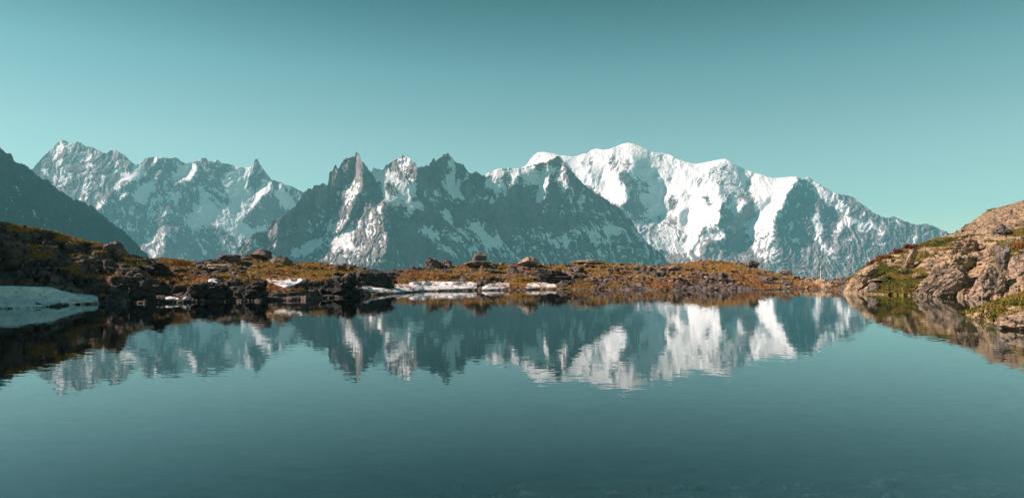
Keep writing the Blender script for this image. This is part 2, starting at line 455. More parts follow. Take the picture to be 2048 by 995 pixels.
sky_E = [(960, 430), (1000, 400), (1030, 360), (1040, 337.6), (1054, 329), (1060, 319), (1069.6, 309.4), (1076.6, 304.3), (1093.5, 303.8), (1107.6, 306.6), (1119, 311), (1130, 311),
         (1144, 313.6), (1155.4, 312), (1164, 308), (1175, 306.6), (1183.6, 299.6), (1193.4, 297.3), (1206, 299.6), (1220, 298), (1234, 292.5), (1245.5, 287.5),
         (1258, 285.5), (1271, 288.3), (1285, 294), (1299, 301), (1310, 305), (1327, 306.6), (1341, 309.4), (1352.5, 316.5), (1364, 320.7), (1378, 325), (1392, 327.7),
         (1409, 325), (1425.7, 321.5), (1442.6, 318.4), (1452, 317.6), (1462, 323.8), (1476, 332), (1493, 339), (1507, 345), (1524, 349), (1546, 356), (1563, 355.3),
         (1580, 353.3), (1594, 353.3), (1600, 357.5), (1605.5, 360.4), (1611, 356), (1616.7, 354), (1625, 360), (1639, 367.4), (1650.5, 376), (1664.6, 381.5),
         (1678.6, 388.5), (1692.7, 391), (1704, 392.7), (1718, 404), (1732, 413.8), (1746, 425), (1760, 432), (1769, 435), (1780, 435), (1790, 433), (1799.7, 439),
         (1816.5, 444.8), (1833.4, 450.4), (1850, 448), (1861.6, 450.4), (1878.5, 457.5), (1895, 465), (1940, 480), (2050, 500), (2250, 520), (2400, 540)]
reg_E = [
    (4, .97, 1.0, [(-80, 260), (50, 180), (130, 100), (280, 120), (480, 110), (545, 77), (690, 60), (775, 35), (920, 90), (1070, 120), (1250, 185), (1430, 152), (1530, 140), (1530, 740), (1340, 745), (1180, 690), (1150, 640), (1040, 620), (930, 610), (920, 600), (1000, 560), (1080, 550), (1090, 470), (1030, 460), (1000, 350), (920, 290), (980, 270), (900, 200), (795, 135), (800, 190), (830, 240), (740, 230), (700, 300), (760, 390), (770, 460), (700, 500), (640, 470), (430, 330), (330, 215), (250, 260), (0, 400)]),
    (4, .95, -.45, [(795, 135), (900, 200), (975, 270), (920, 290), (1000, 315), (1030, 380), (1020, 450), (1080, 480), (1060, 550), (1000, 560), (900, 600), (890, 500), (840, 430), (930, 400), (900, 330), (780, 300), (740, 235), (830, 240)]),
    (4, .12, -.6, [(720, 260), (780, 310), (890, 345), (930, 400), (840, 430), (890, 500), (900, 590), (820, 560), (740, 490), (770, 460), (760, 380), (690, 300)]),
    (4, .45, .3, [(600, 130), (680, 150), (690, 210), (720, 250), (650, 280), (640, 200)]), (4, .45, .2, [(690, 160), (760, 160), (800, 220), (720, 200)]),
    (4, .9, -.2, [(480, 235), (550, 240), (620, 400), (520, 330)]), (4, .5, .3, [(420, 190), (520, 180), (480, 240)]),
    (4, .3, .2, [(1030, 310), (1080, 300), (1060, 350)]), (4, .4, .2, [(1210, 330), (1260, 290), (1320, 340), (1260, 345)]),
    (4, .2, -.1, [(1300, 420), (1340, 440), (1365, 470), (1350, 510), (1315, 480)]), (4, .2, .1, [(1040, 460), (1090, 430), (1130, 490), (1110, 540), (1080, 540)]),
    (4, .9, -.4, [(1130, 540), (1200, 530), (1190, 620), (1150, 640), (1120, 580)]), (4, .9, -.3, [(1140, 410), (1220, 430), (1210, 455), (1150, 430)]),
    (4, .75, -.6, [(540, 420), (700, 505), (900, 600), (1040, 625), (1180, 690), (1340, 745), (1400, 760), (1300, 830), (1050, 840), (1000, 840), (860, 720), (780, 590)]),
    (4, .34, .05, [(1010, 840), (1300, 830), (1400, 760), (1480, 780), (1492, 880), (1300, 890), (1060, 905)]),
    (4, .6, .5, [(930, 605), (1040, 560), (1110, 560), (1130, 620), (1180, 690), (1040, 625)]),
    (5, .75, .15, [(60, 170), (190, 110), (260, 150), (350, 250), (340, 310), (290, 330), (270, 370), (330, 410), (250, 470), (150, 370), (130, 290), (70, 250)]),
    (5, .95, -.4, [(190, 105), (280, 150), (355, 245), (300, 250)]),
    (5, .1, -.6, [(150, 430), (180, 390), (250, 480), (310, 430), (340, 400), (400, 470), (340, 530), (310, 590), (340, 680), (280, 700), (200, 690), (130, 560)]),
    (5, .96, 1.0, [(270, 140), (380, 175), (520, 215), (690, 205), (705, 245), (650, 310), (590, 430), (540, 490), (520, 560), (500, 650), (540, 740), (580, 830), (520, 830), (420, 800), (370, 740), (350, 640), (310, 590), (350, 520), (400, 480), (450, 410), (380, 370), (340, 330), (360, 250)]),
    (5, .7, .4, [(310, 600), (420, 560), (500, 640), (540, 740), (580, 830), (520, 830), (420, 800), (370, 740), (350, 640)]),
    (5, .9, -.3, [(380, 400), (480, 385), (530, 400), (440, 470), (390, 470)]), (5, 1, .7, [(230, 490), (270, 390), (320, 390), (280, 490), (220, 515)]),
    (5, .5, .2, [(0, 580), (120, 560), (140, 650), (0, 670)]),
    (5, .15, -.55, [(0, 670), (80, 680), (180, 690), (300, 760), (420, 800), (580, 840), (560, 880), (300, 810), (200, 790), (90, 800), (0, 800)]),
    (5, .1, -.75, [(705, 245), (740, 270), (830, 350), (900, 410), (1000, 500), (900, 510), (840, 440), (830, 380), (740, 340), (680, 400), (600, 420), (650, 310)]),
    (5, .1, -.7, [(530, 500), (590, 460), (620, 560), (720, 640), (800, 640), (800, 700), (720, 690), (640, 700), (560, 600)]),
    (5, .1, -.6, [(780, 740), (900, 800), (1010, 850), (1030, 900), (900, 830)]),
    (5, .16, .1, [(600, 430), (700, 340), (830, 380), (850, 460), (780, 500), (820, 640), (700, 600), (620, 500)]),
    (5, .9, .5, [(780, 500), (850, 450), (830, 520), (865, 580), (850, 640), (860, 700), (810, 670), (830, 620), (800, 550)]),
    (5, .95, .5, [(840, 700), (930, 745), (960, 740), (965, 650), (985, 650), (985, 740), (940, 775), (850, 730)]),
    (5, .62, .5, [(880, 520), (960, 600), (970, 560), (1000, 520), (1060, 560), (980, 640), (960, 650)]),
    (5, .95, .5, [(980, 510), (1070, 505), (1130, 540), (1200, 605), (1150, 610), (1060, 550)]), (5, .9, .5, [(1140, 540), (1210, 550), (1330, 590), (1330, 605), (1220, 590)]),
    (5, .9, .5, [(1000, 690), (1090, 640), (1100, 660), (1030, 690)]), (5, .55, .4, [(1230, 610), (1330, 610), (1320, 650), (1290, 680), (1250, 650)]),
    (5, .5, .4, [(1470, 640), (1530, 650), (1540, 690), (1480, 700)]), (5, .8, .4, [(700, 730), (740, 720), (750, 745), (710, 750)]), (5, .8, .4, [(965, 790), (990, 800), (985, 815)]),
    (5, .85, .55, [(740, 220), (770, 208), (850, 255), (960, 320), (1010, 390), (1060, 440), (1065, 495), (1000, 470), (940, 430), (880, 380), (800, 320)]),
    (5, .7, .45, [(1020, 360), (1050, 370), (1100, 430), (1170, 480), (1160, 500), (1080, 440)]),
]
massif('mountain', 'great white snow dome with glaciers right of the needles', sky_E, 985, 2300, reg_E, 14500, 300, 1.0, M_ROCK_FAR,
       L0=-.12, S0=.13, dark=1.25, relief=46, rib=(27, 60), seed=9.7, rows=210, step=1.45, kappa=600)

sky_D = [(430, 560), (467.5, 509.5), (484.5, 488), (498.5, 477), (511, 466), (521, 464.4), (526.7, 466), (541, 452), (546.4, 439), (557.7, 437.7), (572, 426), (583, 418), (591.4, 415),
         (594, 404), (605.5, 388), (617, 377), (625, 377), (628, 371.5), (639, 370), (649, 367), (655, 371.5), (657.6, 359), (659, 345), (666, 343), (667.5, 333.5),
         (671.7, 330), (674.5, 339), (681.5, 330.7), (687, 321), (693, 316.6), (698, 318), (705.5, 312.4), (709.7, 314), (712, 304.8), (716.7, 306.7), (722, 319.4),
         (731, 330.7), (738, 340.5), (743.5, 344.8), (746, 336), (755, 338), (766, 340), (771.6, 330.7), (786, 322), (791, 319.4), (802.6, 318), (804.8, 309.6),
         (810, 315), (815.5, 309.6), (821, 319.4), (830, 326.5), (835.4, 335), (844, 333.5), (858, 330.7), (862, 325), (866.4, 316.6), (872, 322), (880.5, 315),
         (887.5, 307.6), (891.7, 309.6), (896, 306.7), (903, 315), (911.4, 325), (917, 326.5), (927, 329.3), (937, 346), (945, 347.6), (952, 343), (959, 349), (968, 352),
         (970.6, 349), (982, 343), (996, 337.7), (1015.6, 336), (1032.5, 337.7), (1049, 335), (1060, 331), (1075, 327), (1095, 324), (1107, 316), (1119, 311), (1124, 318),
         (1133, 333), (1144, 343), (1153, 354), (1167, 368.5), (1178, 378), (1192, 387), (1206, 395), (1220, 405), (1234, 412), (1248, 423), (1260, 436), (1268, 450),
         (1279, 467), (1293, 484), (1310, 498), (1324, 509), (1334, 523), (1344, 531), (1380, 570)]
reg_D = [
    (2, .1, -.7, [(920, 235), (960, 180), (1000, 180), (1080, 110), (1098, 100), (1095, 270), (1000, 310), (930, 360)]),
    (2, .08, -.6, [(700, 450), (770, 340), (905, 320), (930, 380), (880, 520), (780, 700), (700, 720), (640, 740), (540, 790), (560, 580)]),
    (2, .1, .4, [(780, 440), (800, 350), (830, 380), (790, 560), (770, 560)]), (2, .1, .3, [(640, 600), (660, 520), (690, 480), (700, 540), (680, 640)]),
    (2, .2, .4, [(915, 280), (960, 190), (975, 220), (950, 330), (925, 350)]), (2, .2, .35, [(1000, 200), (1040, 140), (1060, 150), (1030, 260)]),
    (2, .2, .8, [(450, 700), (540, 570), (560, 570), (530, 800), (460, 760)]), (2, .2, .7, [(250, 810), (330, 720), (380, 690), (360, 760), (400, 820)]),
    (2, .05, -.6, [(380, 690), (430, 655), (450, 680), (440, 760), (380, 760)]),
    (2, .2, .8, [(1105, 80), (1130, 100), (1145, 170), (1150, 270), (1160, 370), (1100, 400), (1090, 480), (1060, 560), (1000, 640), (870, 690), (780, 700), (830, 640), (900, 560), (880, 520), (940, 400), (1000, 330), (1090, 270), (1100, 200)]),
    (2, .62, .6, [(1000, 330), (1050, 300), (1150, 320), (1140, 365), (1050, 410), (1020, 380)]), (2, .5, .6, [(860, 580), (920, 580), (960, 600), (900, 650), (850, 630)]),
    (2, .18, .7, [(1160, 430), (1230, 440), (1300, 440), (1270, 540), (1200, 560), (1100, 560)]),
    (2, .24, .75, [(1060, 560), (1200, 520), (1300, 570), (1340, 690), (1330, 790), (1280, 900), (1000, 900), (650, 850), (760, 800), (880, 750), (1060, 720)]),
    (2, .05, -.2, [(890, 720), (1000, 650), (1080, 580), (1110, 600), (1080, 640), (960, 690)]),
    (2, 1, .7, [(600, 830), (720, 750), (870, 685), (865, 730), (760, 800), (650, 838)]),
    (2, 1, .7, [(870, 750), (900, 715), (1000, 670), (1080, 625), (1090, 650), (1060, 720), (1080, 750), (1130, 755), (1140, 775), (1080, 810), (1040, 770), (950, 760)]),
    (2, .03, -.85, [(1148, 140), (1220, 230), (1290, 360), (1300, 440), (1240, 470), (1170, 370)]),
    (3, .03, -.6, [(170, 440), (330, 500), (460, 470), (600, 430), (900, 440), (1100, 460), (1300, 500), (1490, 560), (1490, 640), (1200, 620), (900, 660), (560, 620), (190, 590)]),
    (3, .06, -.5, [(180, 590), (380, 620), (560, 740), (700, 840), (600, 860), (450, 840), (200, 920), (130, 900), (210, 750)]),
    (3, .97, -.4, [(85, 230), (250, 265), (330, 300), (395, 310), (415, 420), (460, 470), (440, 530), (390, 490), (360, 535), (320, 530), (330, 490), (290, 450), (170, 430), (150, 340)]),
    (3, .05, -.5, [(170, 330), (230, 310), (280, 360), (250, 390), (180, 360)]), (3, .05, -.5, [(285, 410), (320, 410), (310, 450)]), (3, .05, -.5, [(360, 400), (410, 430), (380, 440)]),
    (3, 1, .7, [(95, 225), (200, 200), (220, 230), (270, 215), (245, 268), (190, 245)]),
    (3, .25, .8, [(190, 200), (250, 135), (300, 100), (360, 120), (400, 190), (420, 260), (390, 295), (280, 285), (250, 260), (270, 210)]),
    (3, .03, -.7, [(410, 200), (500, 170), (520, 130), (600, 90), (625, 180), (620, 270), (590, 330), (500, 360), (440, 300)]),
    (3, .97, -.35, [(630, 130), (665, 140), (670, 250), (690, 340), (715, 380), (700, 420), (630, 370), (590, 310), (630, 250)]), (3, .9, -.35, [(500, 350), (560, 380), (545, 425), (520, 400)]),
    (3, .2, .85, [(690, 200), (740, 180), (760, 250), (740, 370), (700, 350)]), (3, .2, .85, [(805, 290), (850, 270), (870, 300), (850, 370), (800, 400)]), (3, .2, .8, [(895, 360), (940, 340), (960, 400), (930, 440), (895, 420)]),
    (3, .9, -.35, [(880, 280), (950, 280), (990, 350), (970, 400), (940, 340), (890, 340)]),
    (3, 1.0, .9, [(885, 240), (980, 195), (1110, 195), (1170, 185), (1240, 175), (1260, 300), (1130, 250), (1090, 290), (1040, 230), (960, 300), (940, 270)]),
    (3, .85, -.3, [(1060, 240), (1120, 330), (1060, 340)]), (3, .85, -.3, [(1150, 260), (1220, 250), (1260, 330), (1180, 330)]), (3, .6, .5, [(960, 270), (1000, 260), (1020, 330), (980, 310)]),
    (3, .55, .5, [(1030, 260), (1090, 290), (1100, 340), (1050, 330)]),
    (4, 1.0, .95, [(110, 330), (190, 200), (215, 290), (180, 430), (150, 500), (105, 465), (130, 370)]), (4, .66, .95, [(230, 300), (300, 180), (350, 340), (320, 420), (310, 560), (290, 540), (300, 400)]),
    (4, .45, .9, [(340, 360), (400, 400), (390, 500), (340, 460)]), (4, .5, .9, [(410, 440), (445, 470), (440, 560), (410, 540)]), (4, .9, -.3, [(190, 215), (260, 220), (240, 270), (200, 265)]),
    (3, .85, -.35, [(590, 500), (640, 480), (640, 540), (720, 620), (790, 690), (860, 730), (1020, 720), (1030, 760), (900, 770), (740, 680), (590, 560)]),
    (3, .95, -.3, [(765, 570), (855, 580), (910, 670), (1000, 700), (1020, 740), (860, 720), (790, 640)]), (3, .9, -.3, [(375, 620), (540, 625), (570, 680), (560, 730), (480, 690), (400, 650)]),
    (3, .7, -.2, [(625, 630), (700, 690), (780, 760), (740, 740), (640, 690)]), (3, .7, -.1, [(540, 760), (640, 780), (700, 830), (600, 810)]), (3, .5, .3, [(940, 790), (1050, 790), (1150, 850), (1040, 880)]),
    (3, .95, .6, [(750, 755), (830, 760), (880, 800), (800, 790)]),
    (4, .85, -.3, [(440, 660), (520, 670), (600, 780), (500, 760)]), (4, .9, -.3, [(590, 600), (680, 660), (740, 720), (620, 700), (570, 680)]), (4, .9, .6, [(600, 735), (690, 715), (720, 730), (660, 760)]),
    (4, .8, -.25, [(100, 700), (200, 690), (240, 760), (130, 740)]), (4, .8, -.25, [(230, 760), (300, 700), (400, 770), (280, 800)]), (4, .5, .1, [(0, 740), (150, 780), (400, 850), (380, 880), (0, 800)]),
    (4, .7, .3, [(770, 750), (790, 750), (860, 810), (840, 815)]), (4, .6, .2, [(640, 760), (660, 770), (760, 850), (740, 850)]),
]
massif('mountain', 'row of jagged granite needles with a sharp spire in the middle', sky_D, 436, 1372, reg_D, 9300, 320, .62, M_ROCK_MID,
       L0=-.42, S0=.2, snow_line=lambda X, Y: .08 * smooth(430, 500, Y) * smooth(860, 960, X), relief=32, rib=(22, 60), seed=14.2, rows=200, step=1.35, jag=2.6, kappa=600, diag=-.25)

# the valley floor between the bank and the mountains
b = NB('valley_forest'); nz = b.noise(.01, 6, .6, b.mapping((1, 1, 1)))
b.principled(b.ramp(nz, [(.35, (.03, .045, .025)), (.7, (.09, .10, .05))]), .95)
vx = np.linspace(-22000, 22000, 90); vy = np.array([112, 200, 400, 700, 1200, 2000, 3000, 4500, 6500, 9000, 13000, 18000, 24000.])
vz = np.array([-9, -35, -110, -250, -520, -850, -1100, -1210, -1225, -1225, -1225, -1225, -1225.])
X, Yv = np.meshgrid(vx, vy); Zv = np.broadcast_to(vz[:, None], X.shape) + 8 * fbm2(X / 900, Yv / 900, 3) * (Yv > 150)
add('valley', mesh_np('valley', np.stack([X, Yv, Zv], -1).reshape(-1, 3), grid_faces(len(vy), len(vx)), None, True, b.m), 'dark forested valley hidden behind the far bank', 'valley', 'structure')

# ------------------------------------------------------------------ the banks of the lake
M_GROUND_L = mat_ground('bank_ground', (.24, .18, .15), (.075, .067, .06), (.36, .17, .065), (.33, .235, .05), (.09, .05, .02))
M_GROUND_R = mat_ground('hillside_ground', (.50, .365, .215), (.38, .28, .185), (.24, .185, .035), (.13, .14, .03), (.06, .06, .018))
COLS = [(-700, 640, [(430, 36), (280, 40), (190, 44), (140, 50)]), (-400, 626, [(450, 40), (280, 42), (190, 45), (140, 52)]), (-260, 622, [(490, 41.5), (360, 43.5), (270, 46), (215, 52)]), (-60, 619, [(585, 41.5), (540, 44.5), (465, 48), (412, 51)]), (0, 617, [(590, 42), (555, 44.5), (490, 48), (437, 51)]),  # leftmost columns: unseen hill, raised to shade the left bank and its snow
        (100, 613, [(592, 44), (560, 46), (505, 50), (457, 54)]), (200, 606, [(580, 48), (558, 50), (515, 54), (487, 58)]),
        (230, 606, [(578, 48), (553, 51), (512, 56), (487, 60)]), (262, 606, [(575, 49), (548, 52), (524, 57), (507, 62)]), (300, 606, [(570, 49.5), (552, 53), (530, 60), (517, 66)]),
        (400, 604, [(580, 50), (562, 54), (540, 64), (524, 72)]), (500, 603, [(578, 51), (560, 56), (535, 68), (516, 77)]),
        (600, 600, [(578, 53), (560, 58), (538, 69), (522, 78)]), (700, 594, [(575, 58), (558, 63), (541, 72), (532, 81)]),
        (780, 588, [(578, 64), (565, 68), (550, 77), (541, 86)]), (850, 583, [(575, 70), (560, 75), (545, 83), (533, 92)]),
        (960, 581, [(572, 73), (556, 79), (540, 88), (526, 97)]), (1100, 579, [(570, 76), (555, 82), (540, 91), (527, 100)]),
        (1200, 579, [(571, 76), (556, 82), (541, 91), (524, 100)]), (1300, 580, [(571, 75), (556, 82), (542, 92), (529, 103)]),
        (1370, 580, [(571, 75), (556, 82), (540, 92), (526, 103)]), (1440, 580, [(570, 75), (555, 82), (536, 92), (519, 103)]), (1480, 580, [(571, 75), (557, 82), (540, 90), (523, 100)]),
        (1520, 580, [(572, 75), (562, 80), (548, 88), (538, 95)]), (1600, 577, [(572, 79), (566, 82), (560, 86), (554, 90)]),
        (1660, 579, [(574, 75), (568, 78), (563, 81), (559, 84)]), (1700, 586, [(578, 66), (568, 70), (560, 75), (553, 80)]),
        (1740, 588, [(575, 63.5), (555, 67), (538, 71), (527, 75)]), (1800, 590, [(572, 61), (545, 65), (520, 70), (499, 75)]),
        (1860, 592, [(562, 59.5), (535, 62.5), (507, 68), (480, 76)]), (1910, 594, [(556, 58), (525, 61.5), (486, 68), (467, 82)]),
        (1950, 596, [(550, 57), (515, 60.5), (476, 68), (437, 92)]), (1985, 597, [(550, 55.5), (512, 59.5), (472, 67), (415, 93)]),
        (2048, 600, [(560, 53), (510, 58), (468, 66), (398, 94)]), (2300, 605, [(560, 50), (490, 55), (430, 62), (330, 88)])]
cpx = np.array([c[0] for c in COLS], float)
cshore = np.array([F * H / (c[1] - HY) for c in COLS])
cd = np.array([[p[1] for p in c[2]] for c in COLS]); cpy = np.array([[p[0] for p in c[2]] for c in COLS], float)
cz = H + (HY - cpy) / F * cd

def smooth1(a, k=9):
    w = np.hanning(k + 2)[1:-1]; w /= w.sum()
    return np.convolve(np.pad(a, k // 2, 'edge'), w, 'valid')

def bank(px_a, px_b, step, rows, rocky, left):
    px = np.arange(px_a, px_b + .1, step); C = len(px)
    ds = smooth1(np.interp(px, cpx, cshore), 15)
    kd = np.stack([smooth1(np.interp(px, cpx, cd[:, k]), 11) for k in range(4)], 1)
    kz = np.stack([smooth1(np.interp(px, cpx, cz[:, k]), 11) for k in range(4)], 1)
    # broken shoreline
    ds = ds + 1.0 * fbm2(px / 26, px * 0 + 2.2, 4, .6)
    s = np.concatenate([np.linspace(-1, 0, 8)[:-1], np.linspace(0, 4, rows), np.linspace(4, 5, 14)[1:]])
    D = np.zeros((len(s), C)); Zz = np.zeros_like(D)
    for c in range(C):
        dd = [ds[c] - 5, ds[c], *np.maximum(kd[c], ds[c] + .3 * np.arange(1, 5)), kd[c, 3] + 30]
        zz = [-6.5, 0, *kz[c], kz[c, 3] - 9]
        D[:, c] = np.interp(s, [-1, 0, 1, 2, 3, 4, 5], dd); Zz[:, c] = np.interp(s, [-1, 0, 1, 2, 3, 4, 5], zz)
    PXg = np.broadcast_to(px[None], D.shape)
    Zz = blurv(Zz)
    x = (PXg - CX) / F * D
    above = smooth(-.2, .8, Zz)
    crest = smooth(4.0, 3.6, np.broadcast_to(s[:, None], D.shape)) * .75 + .25
    py0 = HY - (Zz - H) / D * F
    gm = grass_mask(PXg, py0, x, D, Zz, left)
    rock = smooth(.62, .3, gm)
    q = 1.5 if left else 2.1
    lw = .35 * fbm3(x / 2.5, D / 2.5, Zz / 2, 3)
    u1 = (x * .9 + Zz * .8) / (3.6 * q) + lw; u2 = (D * .55 - x * .25) / (2.6 * q) + lw; u3 = (Zz - .35 * x) / (1.5 * q)
    l1 = np.abs(perlin3(u1, u2, u3)); l2 = np.abs(perlin3(u1 * 2.3 + 4, u2 * 2.3, u3 * 2.1 + 9)); l3 = np.abs(perlin3(u1 * 5.1 + 1, u2 * 5.1, u3 * 4.6)); l4 = perlin3(x * 3.1, D * 3.1, Zz * 3.1)
    lump = np.sqrt(l1 + .01) * 1.0 + np.sqrt(l2 + .01) * .48 + np.sqrt(l3 + .01) * .24 - .85
    near = smooth(.05, .9, Zz)
    Dd = lump * (.25 + (.95 if left else .75) * rock) * near + .05 * l4 * rock
    soft = fbm3(x / 2.2, D / 2.2, Zz / 2, 4, .55)
    hump = perlin3(x / 6 + 3, D / 6, Zz * 0 + 2)
    Zz = Zz + (lump * ((.14 + .75 * rock) if left else (.05 + .34 * rock)) + .28 * soft + .40 * hump) * near * crest
    w = Zz / .62 + .6 * fbm3(x / 4, D / 4, Zz, 3) + x * .06
    fr = w % 1
    Zz = Zz + (smooth(.5, 1, fr) - fr) * (.50 if left else .30) * (.55 + .45 * rock) * near * crest
    gm = gm - .45 * smooth(.55, .75, fr) * near * smooth(-.5, .5, fbm3(x / 3, D / 3, Zz, 2))
    D2 = D - Dd * .8
    x = (PXg - CX) / F * D2
    return x, D2, Zz, gm, s, px

def blurv(a):
    b = np.pad(a, ((2, 2), (2, 2)), 'edge')
    k = np.array([1, 3, 4, 3, 1]) / 12
    c = sum(k[i] * b[i:i + a.shape[0]] for i in range(5))
    return sum(k[i] * c[:, i:i + a.shape[1]] for i in range(5))

ROCK_POLYS = [[(1915, 470), (1950, 432), (2060, 385), (2320, 320), (2320, 440), (2050, 455), (2005, 462), (1960, 462)],
              [(1820, 595), (1850, 560), (1880, 545), (1950, 525), (2010, 520), (2060, 520), (2060, 600), (1930, 600)],
              [(1690, 590), (1700, 565), (1735, 530), (1760, 525), (1745, 550), (1735, 590)],
              [(1850, 530), (1880, 500), (1930, 475), (1990, 480), (1985, 520), (1940, 525), (1880, 540)],
              [(1795, 540), (1812, 500), (1840, 490), (1835, 530)],
              [(200, 612), (215, 560), (270, 545), (330, 560), (430, 572), (520, 575), (560, 580), (640, 570), (720, 562), (730, 590), (600, 604), (400, 610)],
              [(-700, 660), (-700, 400), (40, 490), (110, 540), (200, 560), (205, 615)],
              [(640, 575), (660, 545), (740, 540), (790, 548), (780, 580), (720, 590)],
              [(1080, 560), (1100, 540), (1160, 540), (1170, 560), (1120, 575)], [(1340, 585), (1350, 562), (1420, 560), (1480, 568), (1480, 585)]]
GRASS_POLYS = [[(1740, 585), (1750, 535), (1800, 520), (1840, 535), (1850, 560), (1815, 590)], [(1690, 560), (1710, 548), (1720, 552), (1700, 568)],
               [(480, 555), (560, 530), (700, 540), (640, 560), (560, 555)], [(790, 565), (820, 545), (960, 545), (1050, 550), (960, 565), (850, 562)],
               [(870, 535), (900, 520), (950, 527), (930, 540)], [(1340, 540), (1380, 525), (1460, 520), (1500, 540), (1420, 545)]]

def grass_mask(PXg, py, x, D, Zz, left):
    n = fbm3(x / 4.5 + 50, D / 4.5, Zz / 2, 4, .6)
    g = (.46 if left else .54) + .85 * n
    wx = PXg + 6 * fbm2(x / 2 + 4, D / 2 + Zz, 3); wy = py + 4 * fbm2(x / 2 + 14, D / 2 + Zz, 3)
    for P in ROCK_POLYS: g = np.where(inpoly(wx, wy, P), g - .62, g)
    for P in GRASS_POLYS: g = np.where(inpoly(wx, wy, P), g + .5, g)
    g = np.where(Zz < .12, g - .6, g)
    return np.clip(g, -.3, 1.3)

BANK = {}
for key, a, c, st, rows, name, label, mat in (
        ('L', -700, 1694, 1.8, 120, 'shore', 'low far bank of dark rock and rust-orange grass behind the lake', M_GROUND_L),
        ('R', 1690, 2300, 1.5, 150, 'hillside', 'sunlit rocky hillside with olive turf rising at the right edge', M_GROUND_R)):
    x, y, z, gm, s, px = bank(a, c, st, rows, .5, key == 'L')
    R, C = x.shape
    V = np.stack([x, y, z], -1)
    me = mesh_np(name, V.reshape(-1, 3), grid_faces(R, C), {'grass': gm}, True, mat)
    o = add(name, me, label, 'bank' if key == 'L' else 'hillside', 'structure')
    du = np.gradient(V, axis=1); dv = np.gradient(V, axis=0)
    nn = np.cross(du, dv); ar = np.linalg.norm(nn, axis=-1) + 1e-9; nn = nn / ar[..., None]
    BANK[key] = dict(V=V, n=nn, area=ar, g=gm, o=o, px=px, s=np.broadcast_to(s[:, None], x.shape))

def ground_at(px, d):
    """height of the bank at a column and distance"""
    B = BANK['R' if px > 1692 else 'L']
    c = int(np.clip(round((px - B['px'][0]) / (B['px'][1] - B['px'][0])), 0, len(B['px']) - 1))
    dd = B['V'][:, c, 1]
    return float(np.interp(d, np.maximum.accumulate(dd), B['V'][:, c, 2]))

def ray_d(px, py):
    """distance at which the sight line of a column and row first meets the bank"""
    B = BANK['R' if px > 1692 else 'L']
    c = int(np.clip(round((px - B['px'][0]) / (B['px'][1] - B['px'][0])), 0, len(B['px']) - 1))
    v = B['V'][:, c]; p = HY - (v[:, 2] - H) / v[:, 1] * F
    p = np.minimum.accumulate(p)
    k = np.nonzero(p <= py)[0]
    if len(k) == 0: return float(v[np.argmin(p), 1])
    return float(v[k[0], 1])

# ------------------------------------------------------------------ rocks
def rock_mesh(name, seed, sub=2, cuts=7, rough=.16, flat=True, mat=None, shape=(1, 1, 1), point=0., crack=0.):
    r = np.random.default_rng(seed)
    bm = bmesh.new(); bmesh.ops.create_icosphere(bm, subdivisions=sub, radius=1)
    v = np.array([p.co[:] for p in bm.verts]); f = np.array([[q.index for q in t.verts] for t in bm.faces]); bm.free()
    for i in range(cuts):                                   # broken faces
        n = r.normal(size=3); n[2] *= .7; n /= np.linalg.norm(n); d = r.uniform(.45, .82)
        k = v @ n - d
        v = np.where(k[:, None] > 0, v - k[:, None] * n[None] * .93, v)
    o = r.uniform(0, 50, 3)
    v = v * (1 + rough * fbm3(v[:, 0] * 1.6 + o[0], v[:, 1] * 1.6 + o[1], v[:, 2] * 1.6 + o[2], 4, .55))[:, None]
    if crack:
        a1 = np.abs(perlin3(v[:, 0] * 1.5 + o[1], v[:, 1] * 1.5 + o[2], v[:, 2] * 2.2 + o[0])); a2 = np.abs(perlin3(v[:, 0] * 3.6 + o[2], v[:, 1] * 3.6 + o[0], v[:, 2] * 5 + o[1])); a3 = np.abs(perlin3(v[:, 0] * 8 + o[2], v[:, 1] * 8, v[:, 2] * 10 + o[1]))
        v = v * (1 + crack * (np.sqrt(a1 + .004) + .55 * np.sqrt(a2 + .004) + .28 * np.sqrt(a3 + .004) - .8))[:, None]
    if point: v[:, :2] *= (1 - point * smooth(-.2, 1, v[:, 2]))[:, None]
    v = v * np.array(shape)
    return mesh_np(name, v, f, None, not flat, mat)

M_ROCK_WARM = mat_rock('warm_gneiss', (.50, .365, .215), (.39, .285, .185), (.13, .10, .075), .8)
M_ROCK_BLACK = mat_rock('shaded_dark_gneiss', (.105, .095, .088), (.07, .065, .062), (.025, .024, .023), .8, (.10, .095, .06))  # dark gneiss with the shade of the bank cliffs put into its colour
M_ROCK_GREY = mat_rock('grey_gneiss', (.27, .225, .20), (.19, .165, .155), (.05, .047, .045), .8)
M_ROCK_PURPLE = mat_rock('purplish_gneiss', (.47, .345, .24), (.36, .27, .20), (.11, .088, .072), 1.0)
M_ROCK_WET = mat_rock('lakebed_stone', (.32, .32, .29), (.19, .19, .18), (.07, .07, .07), 1.5, (.12, .13, .1))

def base_of(px, py, d):
    x, y, z = unproject(px, py, d); return x, y, z

